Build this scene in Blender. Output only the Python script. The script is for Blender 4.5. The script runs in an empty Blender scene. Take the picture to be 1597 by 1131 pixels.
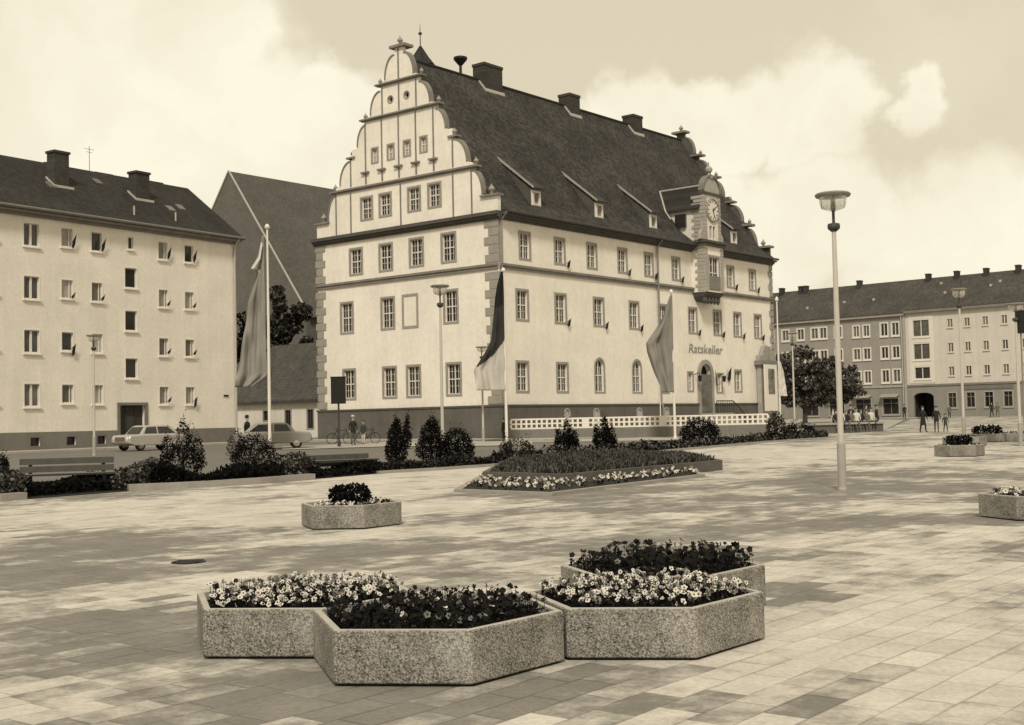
import bpy, bmesh, math, random
from mathutils import Vector, Matrix
random.seed(7)
sc = bpy.context.scene
R = math.radians
# ------------------------------------------------------------ camera
FPX, CX, CY, CAMH, SLOPE = 1957.0, 798.5, 565.5, 1.7, 0.006
PITCH = math.atan(89.5/FPX); ROLL = R(1.23)
fw = Vector((0, math.cos(PITCH), math.sin(PITCH)))
r0 = Vector((1, 0, 0)); u0 = r0.cross(fw)
rt = r0*math.cos(ROLL)-u0*math.sin(ROLL); up = u0*math.cos(ROLL)+r0*math.sin(ROLL)
cam = bpy.data.objects.new('camera', bpy.data.cameras.new('camera'))
sc.collection.objects.link(cam)
m3 = Matrix((rt, up, -fw)).transposed()
cam.matrix_world = Matrix.Translation((0, 0, CAMH)) @ m3.to_4x4()
cam.data.sensor_width = 36; cam.data.lens = FPX/1597*36
cam.data.clip_start = .1; cam.data.clip_end = 6000
sc.camera = cam
# ------------------------------------------------------------ exposure
sc.view_settings.view_transform = 'Standard'; sc.view_settings.look = 'None'
sc.view_settings.exposure = 0; sc.view_settings.gamma = 1
# ------------------------------------------------------------ sun
SUN_AZ, SUN_EL = -174, 45
sd = bpy.data.lights.new('sun', 'SUN'); sd.energy = 2.55; sd.angle = R(9); sd.color = (1, .95, .84)
so = bpy.data.objects.new('sun', sd); sc.collection.objects.link(so)
sv = Vector((math.sin(R(SUN_AZ))*math.cos(R(SUN_EL)), math.cos(R(SUN_AZ))*math.cos(R(SUN_EL)), math.sin(R(SUN_EL))))
so.rotation_euler = sv.to_track_quat('Z', 'Y').to_euler()


def ray(x, y): return fw+rt*((x-CX)/FPX)-up*((y-CY)/FPX)
def gz(x, y): return SLOPE*y
def G(x, y, dz=0):
    """the point of the ground seen at a photo pixel"""
    d = ray(x, y); t = -(CAMH-dz)/(d.z-SLOPE*d.y)
    return Vector((0, 0, CAMH))+d*t
def at(x, y, d):
    q = ray(x, y); q = q*(d/q.y); return Vector((q.x, q.y, q.z+CAMH))

# ------------------------------------------------------------ world
w = bpy.data.worlds.new('World'); sc.world = w; w.use_nodes = True
nt = w.node_tree; N = nt.nodes; Lk = nt.links
N.clear()
out = N.new('ShaderNodeOutputWorld'); bg = N.new('ShaderNodeBackground')
Lk.new(bg.outputs[0], out.inputs[0])
sky = N.new('ShaderNodeTexSky'); sky.sky_type = 'NISHITA'; sky.sun_disc = False
sky.sun_elevation = R(SUN_EL); sky.sun_rotation = R(SUN_AZ)
bw = N.new('ShaderNodeRGBToBW'); Lk.new(sky.outputs[0], bw.inputs[0])
tc = N.new('ShaderNodeTexCoord')
def math_(op, a, b=None, clamp=False):
    n = N.new('ShaderNodeMath'); n.operation = op; n.use_clamp = clamp
    for i, v in enumerate((a, b)):
        if v is None: continue
        if isinstance(v, (int, float)): n.inputs[i].default_value = v
        else: Lk.new(v, n.inputs[i])
    return n.outputs[0]
def vmath(op, a, b):
    n = N.new('ShaderNodeVectorMath'); n.operation = op
    for i, v in enumerate((a, b)):
        if isinstance(v, (tuple, Vector)): n.inputs[i].default_value = v
        else: Lk.new(v, n.inputs[i])
    return n
dirv = tc.outputs['Generated']
def noise(scale, detail, vec=None, rough=.55):
    n = N.new('ShaderNodeTexNoise'); n.inputs['Scale'].default_value = scale
    n.inputs['Detail'].default_value = detail; n.inputs['Roughness'].default_value = rough
    Lk.new(vec or dirv, n.inputs['Vector']); return n
nz = noise(12, 7, None, .58)
off = vmath('SUBTRACT', nz.outputs['Color'], (.5, .5, .5))
offs = N.new('ShaderNodeVectorMath'); offs.operation = 'SCALE'; Lk.new(off.outputs[0], offs.inputs[0]); offs.inputs['Scale'].default_value = .10
dd = vmath('ADD', dirv, offs.outputs[0]).outputs[0]
# cumulus heads: photo pixel of centre, radius px, softness
clouds = [(60, 40, 240), (230, 90, 190), (330, 40, 95), (150, 300, 260), (350, 230, 170), (495, 170, 75), (560, 200, 70), (430, 330, 160), (500, 260, 110),
          (1255, 170, 88), (1180, 175, 72), (1040, 185, 72), (1115, 165, 55), (960, 200, 70), (1330, 190, 55), (1440, 158, 40), (1240, 215, 55), (1130, 225, 60), (1000, 245, 70),
          (1295, 330, 95), (1210, 375, 105), (1390, 380, 110), (1520, 345, 105), (1600, 420, 150), (1130, 350, 80), (1420, 460, 120)]
acc = None
for (cx, cy, r) in clouds:
    v = ray(cx, cy).normalized()
    ds = vmath('DISTANCE', dd, tuple(v))
    k = math_('DIVIDE', ds.outputs['Value'], r/FPX)
    k = math_('SUBTRACT', 1.15, k)
    acc = k if acc is None else math_('MAXIMUM', acc, k)
mask = N.new('ShaderNodeMapRange'); mask.interpolation_type = 'SMOOTHSTEP'
Lk.new(acc, mask.inputs['Value']); mask.inputs['From Min'].default_value = -.12; mask.inputs['From Max'].default_value = .42
# other clouds all round, away from the ones in view
n2 = noise(2.3, 7, dd)
m2 = N.new('ShaderNodeMapRange'); m2.interpolation_type = 'SMOOTHSTEP'; Lk.new(n2.outputs[0], m2.inputs['Value'])
m2.inputs['From Min'].default_value = .5; m2.inputs['From Max'].default_value = .68; m2.inputs['To Max'].default_value = .55
n3 = noise(5, 5, dd)
mm = math_('MAXIMUM', mask.outputs[0], math_('MULTIPLY', m2.outputs[0], .45))
def rgb(c):
    n = N.new('ShaderNodeRGB'); n.outputs[0].default_value = (*c, 1); return n.outputs[0]
def mix(f, a, b, typ='MIX'):
    n = N.new('ShaderNodeMix'); n.data_type = 'RGBA'; n.blend_type = typ
    if isinstance(f, (int, float)): n.inputs[0].default_value = f
    else: Lk.new(f, n.inputs[0])
    Lk.new(a, n.inputs[6]); Lk.new(b, n.inputs[7]); return n.outputs[2]
skc = vmath('SCALE', rgb((1, .92, .72)), (0, 0, 0)); Lk.new(math_('MULTIPLY', bw.outputs[0], .10), skc.inputs['Scale'])
base = mix(.88, skc.outputs[0], rgb((.80, .715, .525)))
n3r = N.new('ShaderNodeMapRange'); Lk.new(n3.outputs[0], n3r.inputs[0]); n3r.inputs['From Min'].default_value = .32; n3r.inputs['From Max'].default_value = .58
white = mix(n3r.outputs[0], rgb((.87, .795, .61)), rgb((1.02, .955, .77)))
col = mix(mm, base, white)
Lk.new(col, bg.inputs[0]); bg.inputs[1].default_value = .98

# ------------------------------------------------------------ materials
TONE = (1.0, .93, .825)
def tone(v): return tuple(v*c for c in TONE)
MATS = {}
def node_noise(nt, scale, detail, coord='Object', rough=.6):
    t = nt.nodes.new('ShaderNodeTexCoord'); n = nt.nodes.new('ShaderNodeTexNoise')
    n.inputs['Scale'].default_value = scale; n.inputs['Detail'].default_value = detail; n.inputs['Roughness'].default_value = rough
    nt.links.new(t.outputs[coord], n.inputs['Vector']); return n
def mat(name, v, rough=.85, var=.12, scale=3, var2=.06, scale2=40, bump=.0, bscale=30, metal=0, spec=.3, tint=None, streak=0):
    if name in MATS: return MATS[name]
    m = bpy.data.materials.new(name); m.use_nodes = True; nt = m.node_tree
    b = nt.nodes['Principled BSDF']; b.inputs['Roughness'].default_value = rough; b.inputs['Metallic'].default_value = metal
    b.inputs['Specular IOR Level'].default_value = spec
    c = tint or tone(v)
    n1 = node_noise(nt, scale, 5); n2 = node_noise(nt, scale2, 3)
    def mth(op, a, b_):
        k = nt.nodes.new('ShaderNodeMath'); k.operation = op
        for i, q in enumerate((a, b_)):
            if isinstance(q, (int, float)): k.inputs[i].default_value = q
            else: nt.links.new(q, k.inputs[i])
        return k.outputs[0]
    a = mth('MULTIPLY', mth('SUBTRACT', n1.outputs[0], .5), var*4)
    d = mth('MULTIPLY', mth('SUBTRACT', n2.outputs[0], .5), var2*4)
    f = mth('ADD', mth('ADD', a, d), 1.0)
    if streak:
        t = nt.nodes.new('ShaderNodeTexCoord'); mp = nt.nodes.new('ShaderNodeMapping'); mp.inputs['Scale'].default_value = (2.2, 2.2, .12)
        n4 = nt.nodes.new('ShaderNodeTexNoise'); n4.inputs['Scale'].default_value = 1; n4.inputs['Detail'].default_value = 6
        nt.links.new(t.outputs['Object'], mp.inputs[0]); nt.links.new(mp.outputs[0], n4.inputs['Vector'])
        f = mth('ADD', f, mth('MULTIPLY', mth('SUBTRACT', n4.outputs[0], .5), streak*4))
    if 'glass' in name:
        oi = nt.nodes.new('ShaderNodeObjectInfo'); f = mth('MULTIPLY', f, mth('ADD', mth('MULTIPLY', oi.outputs['Random'], 1.5), .35))
    s = nt.nodes.new('ShaderNodeVectorMath'); s.operation = 'SCALE'; s.inputs[0].default_value = c
    nt.links.new(f, s.inputs['Scale']); nt.links.new(s.outputs[0], b.inputs['Base Color'])
    if bump:
        n5 = node_noise(nt, bscale, 4); bp = nt.nodes.new('ShaderNodeBump'); bp.inputs['Strength'].default_value = bump; bp.inputs['Distance'].default_value = .05
        nt.links.new(n5.outputs[0], bp.inputs['Height']); nt.links.new(bp.outputs[0], b.inputs['Normal'])
    MATS[name] = m; return m
def brickmat(name, c1, c2, mortar, bwid, bh, msize=.02, rough=.9, rotz=0, swap=None, big=.15, bump=.4, bscale=1.5):
    """courses of tiles / bricks / slabs in object space; swap picks the plane (xz, yz or xy)"""
    m = bpy.data.materials.new(name); m.use_nodes = True; nt = m.node_tree; b = nt.nodes['Principled BSDF']
    b.inputs['Roughness'].default_value = rough; b.inputs['Specular IOR Level'].default_value = .25
    t = nt.nodes.new('ShaderNodeTexCoord'); vec = t.outputs['Object']
    if swap:
        sp = nt.nodes.new('ShaderNodeSeparateXYZ'); cb = nt.nodes.new('ShaderNodeCombineXYZ'); nt.links.new(vec, sp.inputs[0])
        nt.links.new(sp.outputs['XYZ'.index(swap[0])], cb.inputs[0]); nt.links.new(sp.outputs['XYZ'.index(swap[1])], cb.inputs[1]); vec = cb.outputs[0]
    br = nt.nodes.new('ShaderNodeTexBrick'); nt.links.new(vec, br.inputs['Vector'])
    br.inputs['Scale'].default_value = 1; br.inputs['Brick Width'].default_value = bwid; br.inputs['Row Height'].default_value = bh
    br.inputs['Mortar Size'].default_value = msize; br.inputs['Color1'].default_value = (*tone(c1), 1); br.inputs['Color2'].default_value = (*tone(c2), 1)
    br.inputs['Mortar'].default_value = (*tone(mortar), 1); br.inputs['Bias'].default_value = 0
    n1 = node_noise(nt, bscale*.4, 6)
    mr = nt.nodes.new('ShaderNodeMapRange'); nt.links.new(n1.outputs[0], mr.inputs[0])
    mr.inputs['From Min'].default_value = .3; mr.inputs['From Max'].default_value = .7; mr.inputs['To Min'].default_value = 1-big; mr.inputs['To Max'].default_value = 1+big
    s = nt.nodes.new('ShaderNodeVectorMath'); s.operation = 'SCALE'; nt.links.new(br.outputs[0], s.inputs[0]); nt.links.new(mr.outputs[0], s.inputs['Scale'])
    nt.links.new(s.outputs[0], b.inputs['Base Color'])
    bp = nt.nodes.new('ShaderNodeBump'); bp.inputs['Strength'].default_value = bump; bp.inputs['Distance'].default_value = .03; bp.invert = True
    nt.links.new(br.outputs['Fac'], bp.inputs['Height']); nt.links.new(bp.outputs[0], b.inputs['Normal'])
    MATS[name] = m; return m

plaster = mat('cream_plaster', .77, var=.10, scale=.35, var2=.07, scale2=3, streak=.035, bump=.1)
plaster2 = mat('house_plaster', .75, var=.10, scale=.4, var2=.08, scale2=5, streak=.04, bump=.2)
plaster_dark = mat('brown_plaster', .30, var=.1, scale=.7, streak=.06)
plaster_mid = mat('beige_plaster', .58, var=.08, scale=.7, streak=.06)
groundfloor = mat('groundfloor_render', .25, var=.1, scale=.8, streak=.06)
whitepl = mat('white_render', .68, var=.05, scale=.8, streak=.05)
stone = mat('sandstone', .30, var=.14, scale=2, var2=.1, scale2=14, bump=.3)
stone_l = mat('pale_stone', .36, var=.14, scale=2, var2=.1, scale2=14, bump=.3)
cornice_m = mat('dark_cornice', .085, var=.2, scale=1.2, var2=.1, scale2=10)
belt_m = mat('belt_stone', .20, var=.2, scale=1.2, var2=.1, scale2=10)
plinth_m = mat('plinth_render', .115, var=.16, scale=.7, var2=.1, scale2=6, streak=.08, bump=.3)
plinth2_m = mat('grey_plinth', .17, var=.14, scale=.7, var2=.1, scale2=6, streak=.06)
glass = mat('window_glass', .02, rough=.12, var=.5, scale=1.5, var2=.2, scale2=6, spec=.5)
curtain = mat('curtained_glass', .20, rough=.25, var=.25, scale=2.5, var2=.1, scale2=12, spec=.5)
glass2 = mat('dim_glass', .09, rough=.15, var=.5, scale=1.4, var2=.2, scale2=8, spec=.5)
whitew = mat('white_painted_wood', .70, rough=.5, var=.05)
whitem = mat('white_painted_metal', .72, rough=.45, var=.05, streak=.04)
darkw = mat('dark_wood', .035, rough=.6, var=.2)
blackm = mat('black_paint', .012, rough=.5, var=.1)
darkmetal = mat('dark_metal', .05, rough=.5, var=.15)
greymetal = mat('grey_metal', .22, rough=.5, var=.12, streak=.06)
polem = mat('lamp_pole_paint', .50, rough=.5, var=.08, streak=.05)
sleevem = mat('lamp_sleeve_paint', .34, rough=.6, var=.1, streak=.08)
roof_m = brickmat('roof_tiles', .032, .07, .014, .24, .22, .014, swap='XZ', big=.38, bump=.5, bscale=.6)
roof2_m = brickmat('dark_roof_tiles', .026, .042, .014, .22, .2, .012, swap='XZ', big=.25, bump=.5, bscale=.8)
roof3_m = brickmat('grey_roof_tiles', .085, .12, .06, .22, .2, .012, swap='XZ', big=.15, bump=.5, bscale=.8)
roof4_m = brickmat('brown_roof_tiles', .055, .085, .04, .25, .25, .012, swap='XZ', big=.2, bump=.5, bscale=.8)
brick_m = brickmat('chimney_brick', .045, .07, .04, .25, .08, .012, swap='XZ', big=.2)
brickg_m = brickmat('gable_brick', .12, .16, .12, .26, .09, .012, swap='XZ', big=.12)
flash = mat('zinc_flashing', .42, rough=.5, var=.15, scale=5)
asphalt = mat('asphalt_road', .155, rough=.95, var=.12, scale=.35, var2=.1, scale2=8)
pavem = mat('pavement_slabs', .36, rough=.95, var=.12, scale=.6, var2=.1, scale2=5)
soil = mat('dark_soil', .022, rough=1, var=.3, scale=6)
kerbst = mat('kerb_concrete', .30, rough=.9, var=.16, scale=2.5, var2=.12, scale2=25, bump=.3)
leafA = mat('leaf_dark', .006, rough=.9, var=.3, spec=.06); leafB = mat('leaf_mid', .014, rough=.9, var=.3, spec=.06); leafC = mat('leaf_light', .05, rough=.85, var=.3, spec=.1)
leafD = mat('leaf_pale', .13, rough=.8, var=.3)
bark = mat('bark', .05, rough=.95, var=.3, scale=6)
petalW = mat('white_petal', .62, rough=.7, var=.1, scale=8); petalD = mat('dark_petal', .008, rough=.8, var=.3, scale=8, spec=.15); petalM = mat('dull_petal', .16, rough=.7, var=.2)
skin = mat('skin', .36, rough=.6, var=.05); hairm = mat('hair', .03, rough=.7); shoe = mat('shoe', .02, rough=.5)
cl_dark = mat('dark_cloth', .022, rough=.9); cl_mid = mat('grey_cloth', .12, rough=.9); cl_light = mat('light_cloth', .55, rough=.9); cl_brown = mat('brown_cloth', .05, rough=.9)
flagK = mat('flag_black', .014, rough=.85); flagR = mat('flag_dark_red', .035, rough=.85); flagG = mat('flag_gold', .46, rough=.85, var=.06)
flagU = mat('flag_red_cloth', .25, rough=.85, var=.1, scale=1.2); flagM = mat('flag_mid_cloth', .22, rough=.85, var=.1, scale=1.2); flagW = mat('flag_white_cloth', .6, rough=.85, var=.06)
carpaint = mat('pale_car_paint', .40, rough=.25, var=.04, spec=.5); carpaint2 = mat('grey_car_paint', .24, rough=.25, var=.04, spec=.5)
chrome = mat('chrome', .6, rough=.2, metal=1, var=.05); tyre = mat('tyre_rubber', .012, rough=.9)
lensm = mat('headlamp_glass', .5, rough=.1, spec=.6)
lampglass = bpy.data.materials.new('lamp_glass'); lampglass.use_nodes = True
_b = lampglass.node_tree.nodes['Principled BSDF']; _b.inputs['Base Color'].default_value = (*tone(.85), 1); _b.inputs['Roughness'].default_value = .25
_b.inputs['Transmission Weight'].default_value = .55; _b.inputs['Alpha'].default_value = .5

def aggregate():
    m = bpy.data.materials.new('exposed_aggregate'); m.use_nodes = True; nt = m.node_tree; b = nt.nodes['Principled BSDF']; b.inputs['Roughness'].default_value = .95
    b.inputs['Specular IOR Level'].default_value = .2
    t = nt.nodes.new('ShaderNodeTexCoord'); v = nt.nodes.new('ShaderNodeTexVoronoi'); v.inputs['Scale'].default_value = 105
    nt.links.new(t.outputs['Object'], v.inputs['Vector'])
    n = node_noise(nt, 85, 3); n.inputs['Roughness'].default_value = .8
    sp = nt.nodes.new('ShaderNodeSeparateColor'); nt.links.new(v.outputs['Color'], sp.inputs[0])
    rmp = nt.nodes.new('ShaderNodeValToRGB'); e = rmp.color_ramp.elements
    e[0].position = 0; e[0].color = (*tone(.02), 1); e[1].position = 1; e[1].color = (*tone(.46), 1)
    a = rmp.color_ramp.elements.new(.2); a.color = (*tone(.075), 1)
    a = rmp.color_ramp.elements.new(.6); a.color = (*tone(.25), 1)
    mx = nt.nodes.new('ShaderNodeMath'); mx.operation = 'MULTIPLY_ADD'; nt.links.new(sp.outputs[0], mx.inputs[0]); mx.inputs[1].default_value = .55
    m2_ = nt.nodes.new('ShaderNodeMath'); m2_.operation = 'MULTIPLY_ADD'; nt.links.new(n.outputs[0], m2_.inputs[0]); m2_.inputs[1].default_value = 1.5; m2_.inputs[2].default_value = -.52
    nt.links.new(m2_.outputs[0], mx.inputs[2])
    # dirt stains in large patches
    n3 = node_noise(nt, 3.2, 5); m4 = nt.nodes.new('ShaderNodeMath'); m4.operation = 'MULTIPLY_ADD'; nt.links.new(n3.outputs[0], m4.inputs[0]); m4.inputs[1].default_value = .9; m4.inputs[2].default_value = -.44
    m5 = nt.nodes.new('ShaderNodeMath'); m5.operation = 'ADD'; nt.links.new(mx.outputs[0], m5.inputs[0]); nt.links.new(m4.outputs[0], m5.inputs[1])
    nt.links.new(m5.outputs[0], rmp.inputs[0]); nt.links.new(rmp.outputs[0], b.inputs['Base Color'])
    bp = nt.nodes.new('ShaderNodeBump'); bp.inputs['Strength'].default_value = .5; bp.inputs['Distance'].default_value = .006
    nt.links.new(v.outputs['Distance'], bp.inputs['Height']); nt.links.new(bp.outputs[0], b.inputs['Normal'])
    return m
aggr = aggregate()
rim_m = mat('planter_rim_concrete', .42, var=.12, scale=6, var2=.15, scale2=60)

# ------------------------------------------------------------ helpers
col_ = sc.collection
def tag(o, label=None, cat=None, group=None, kind=None):
    if label: o['label'] = label
    if cat: o['category'] = cat
    if group: o['group'] = group
    if kind: o['kind'] = kind
    return o
def empty(name, loc=(0, 0, 0), rz=0, label=None, cat=None, group=None):
    o = bpy.data.objects.new(name, None); col_.objects.link(o); o.empty_display_size = .3
    o.location = loc; o.rotation_euler = (0, 0, rz); return tag(o, label, cat, group)
def kids(o): return [c for c in bpy.data.objects if c.parent == o]
def copy_tree(o, parent=None, _k=None):
    if _k is None:
        _k = {}
        for c in bpy.data.objects:
            if c.parent: _k.setdefault(c.parent.name, []).append(c)
    c = o.copy(); col_.objects.link(c)
    if parent: c.parent = parent
    for ch in _k.get(o.name, []): copy_tree(ch, c, _k)
    return c
class MB:
    def __init__(s): s.v = []; s.f = []; s.m = []; s.mi = 0; s.T = None
    def add(s, vs, fs):
        b = len(s.v)
        if s.T: vs = [s.T @ Vector(v) for v in vs]
        s.v += [tuple(v) for v in vs]; s.f += [tuple(i+b for i in f) for f in fs]; s.m += [s.mi]*len(fs); return s
    def box(s, x0, x1, y0, y1, z0, z1):
        return s.add([(x0,y0,z0),(x1,y0,z0),(x1,y1,z0),(x0,y1,z0),(x0,y0,z1),(x1,y0,z1),(x1,y1,z1),(x0,y1,z1)],
                     [(3,2,1,0),(4,5,6,7),(0,1,5,4),(1,2,6,5),(2,3,7,6),(3,0,4,7)])
    def rings(s, rs, cap=True):
        n = len(rs[0]); vs = [p for r in rs for p in r]; fs = []
        for i in range(len(rs)-1):
            for j in range(n):
                k = (j+1) % n; fs.append((i*n+j, i*n+k, (i+1)*n+k, (i+1)*n+j))
        if cap: fs += [tuple(reversed(range(n))), tuple(range((len(rs)-1)*n, len(rs)*n))]
        return s.add(vs, fs)
    def lathe(s, prof, c=(0, 0, 0), n=16, cap=True):
        return s.rings([[(c[0]+r*math.cos(2*math.pi*j/n), c[1]+r*math.sin(2*math.pi*j/n), c[2]+z) for j in range(n)] for r, z in prof], cap)
    def tube(s, pts, rad, n=8):
        pts = [Vector(p) for p in pts]; rs = []
        for i, p in enumerate(pts):
            d = (pts[min(i+1, len(pts)-1)]-pts[max(i-1, 0)]).normalized()
            a = d.orthogonal().normalized() if i == 0 else (a-d*a.dot(d)).normalized(); b = d.cross(a)
            r = rad[i] if isinstance(rad, (list, tuple)) else rad
            rs.append([p+a*r*math.cos(2*math.pi*j/n)+b*r*math.sin(2*math.pi*j/n) for j in range(n)])
        return s.rings(rs)
    def prism(s, poly, z0, z1, top=None):
        n = len(poly); top = top or poly
        return s.add([(p[0], p[1], z0) for p in poly]+[(p[0], p[1], z1) for p in top],
                     [tuple(reversed(range(n))), tuple(range(n, 2*n))]+[(i, (i+1) % n, (i+1) % n+n, i+n) for i in range(n)])
    def prism_xz(s, poly, y0, y1):
        n = len(poly)
        return s.add([(p[0], y0, p[1]) for p in poly]+[(p[0], y1, p[1]) for p in poly],
                     [tuple(range(n)), tuple(reversed(range(n, 2*n)))]+[((i+1) % n, i, i+n, (i+1) % n+n) for i in range(n)])
    def prism_yz(s, poly, x0, x1):
        n = len(poly)
        return s.add([(x0, p[0], p[1]) for p in poly]+[(x1, p[0], p[1]) for p in poly],
                     [tuple(range(n)), tuple(reversed(range(n, 2*n)))]+[((i+1) % n, i, i+n, (i+1) % n+n) for i in range(n)])
    def build(s, name, mats, parent=None, loc=None, rz=0, smooth=False):
        me = bpy.data.meshes.new(name); me.from_pydata(s.v, [], s.f)
        for m in (mats if isinstance(mats, (list, tuple)) else [mats]): me.materials.append(m)
        if any(s.m):
            me.polygons.foreach_set('material_index', s.m)
        if smooth: me.polygons.foreach_set('use_smooth', [True]*len(s.f))
        me.update()
        o = bpy.data.objects.new(name, me); col_.objects.link(o)
        if parent: o.parent = parent
        if loc is not None: o.location = loc
        if rz: o.rotation_euler = (0, 0, rz)
        return o
def arch(u0, z0, u1, z1, n=8):
    r = (u1-u0)/2; c = (u0+u1)/2
    return [(u0, z0), (u1, z0)]+[(c+r*math.cos(math.pi*i/n), z1-r+r*math.sin(math.pi*i/n)) for i in range(n+1)]
def rect(u0, z0, u1, z1): return [(u0, z0), (u1, z0), (u1, z1), (u0, z1)]
def circ(u, z, r, n=16): return [(u+r*math.cos(2*math.pi*i/n), z+r*math.sin(2*math.pi*i/n)) for i in range(n)]
def slab(mb, outer, holes, y0, y1, xf=None):
    """a wall in the x-z plane with real openings, from y0 (outside) to y1"""
    bm = bmesh.new(); es = []
    for lp in [outer]+holes:
        vs = [bm.verts.new((p[0], 0, p[1])) for p in lp]
        es += [bm.edges.new((vs[i], vs[(i+1) % len(vs)])) for i in range(len(vs))]
    r = bmesh.ops.triangle_fill(bm, edges=es, use_beauty=True, normal=(0, -1, 0))
    bm.verts.index_update(); vs = [v.co.copy() for v in bm.verts]; fs = []
    for f in bm.faces:
        ix = [v.index for v in f.verts]
        if f.normal.y > 0: ix.reverse()
        fs.append(tuple(ix))
    bm.free()
    X = xf or (lambda p: p)
    mb.add([X((v.x, y0, v.z)) for v in vs], fs); mb.add([X((v.x, y1, v.z)) for v in vs], [tuple(reversed(f)) for f in fs])
    for lp in [outer]+holes:
        n = len(lp)
        mb.add([X((p[0], y0, p[1])) for p in lp]+[X((p[0], y1, p[1])) for p in lp], [(i, (i+1) % n, (i+1) % n+n, i+n) for i in range(n)])
    return mb

# ---- windows: window (stone surround) > sash, glass.  local X right, Y into the wall, Z up, origin bottom centre
WPROTO = {}
def window(parent, x, z, wd, ht, kind, loc=None, rz=0, name='window'):
    key = (kind, round(wd, 2), round(ht, 2), name)
    loc = loc or (x, 0, z)
    if key in WPROTO:
        o = copy_tree(WPROTO[key]); o.parent = parent; o.location = loc; o.rotation_euler = (0, 0, rz); return o
    h = wd/2; sm = stone; gm = glass; t = .14; proud = -.035; gy = .2; sill = False; vb = [0]; hb = [.5]; bar = .034; fr = whitew; arched = False; ff = .042
    if kind == 'hall_tall': vb = [0]; hb = [.5]; muntin = True
    elif kind == 'hall_short': muntin = True
    elif kind == 'hall_arch': arched = True; muntin = True
    elif kind == 'gable_small': t = .12; muntin = True
    elif kind == 'oculus': muntin = False
    elif kind in ('house', 'house_wide', 'house_dark', 'house_stair'):
        muntin = False; t = .07; sm = plaster2; sill = True; proud = -.02
        gm = {'house': curtain, 'house_wide': glass2, 'house_dark': glass, 'house_stair': glass}[kind]; gy = .16
        vb = [0] if kind == 'house_wide' else []; hb = []; bar = .07 if kind == 'house_wide' else .035; ff = .045
    elif kind in ('row', 'row_framed'):
        muntin = False; t = .07 if kind == 'row' else .16; sm = plaster_mid if kind == 'row' else whitepl; sill = True; gm = glass2; gy = .12; vb = [0]; hb = []; bar = .045; proud = -.03
    elif kind == 'basement': muntin = False; t = .05; sm = plinth2_m; gm = glass; vb = []; hb = []; ff = .03; fr = darkmetal
    elif kind == 'vent_arch': muntin = False; arched = True; t = .08; sm = stone_l; gm = flash; vb = []; hb = []; ff = .03; fr = stone_l; gy = .05
    elif kind == 'annex': muntin = False; t = .1; sm = stone; gm = glass; vb = [0]; hb = []; fr = darkw; gy = .12
    elif kind == 'dormer': muntin = False; t = .08; sm = whitew; gm = glass2; vb = [0]; hb = []
    elif kind == 'shop': muntin = False; t = .12; sm = stone_l; gm = glass; vb = [0]; hb = [.7]; gy = .15; fr = greymetal; sill = True
    if kind == 'oculus':
        lpo, lpi = circ(0, ht/2, h+t*.5), circ(0, ht/2, h)
    elif arched: lpo, lpi = arch(-h-t, -.1, h+t, ht+t), arch(-h, 0, h, ht)
    else: lpo, lpi = rect(-h-t, -t, h+t, ht+t), rect(-h, 0, h, ht)
    a = slab(MB(), lpo, [lpi], proud, .035)
    if sill: a.box(-h-t-.04, h+t+.04, -.12, .02, -t-.07, -t+.003)
    o = a.build(name, sm, parent, loc, rz)
    g = MB(); n = len(lpi); g.add([(p[0], gy, p[1]) for p in lpi], [tuple(range(n))]); g.build('glass', gm, o)
    if kind != 'oculus':
        s_ = MB(); top = ht-(h if arched else 0)
        if arched: slab(s_, lpi, [arch(-h+ff, ff, h-ff, ht-ff)], gy-.06, gy-.005)
        else: slab(s_, lpi, [rect(-h+ff, ff, h-ff, ht-ff)], gy-.06, gy-.005)
        if arched: slab  # frame follows the arch
        for v in vb: s_.box(v*wd-bar, v*wd+bar, gy-.075, gy-.008, ff, ht-ff)
        for q in hb: s_.box(-h+ff, h-ff, gy-.07, gy-.01, ht*q-bar, ht*q+bar)
        if muntin:
            for sx in (-1, 1): s_.box(sx*h*.5-.01, sx*h*.5+.01, gy-.05, gy-.012, ff, top-.02)
            for q in (.27, .76): s_.box(-h+ff, h-ff, gy-.045, gy-.014, ht*q-.01, ht*q+.01)
        if kind == 'house': s_.box(h*.45, h*.45+.05, gy-.07, gy-.008, ff, ht-ff)
        s_.build('sash', fr, o)
    WPROTO[key] = o; return o

# ------------------------------------------------------------ ground
# courses of the paving run towards the town hall: azimuth 39.3 degrees
KA = R(39.3)
ORI = G(784, 686)                                   # near corner of the town hall
def sheet(name, poly, dz, m, res=None):
    mb = MB(); mb.add([(p[0], p[1], gz(p[0], p[1])+dz) for p in poly], [tuple(range(len(poly)))])
    return tag(mb.build(name, m), kind='structure')
sheet('ground', [(-900, -120), (900, -120), (900, 1400), (-900, 1400)], -.012, asphalt)

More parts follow.
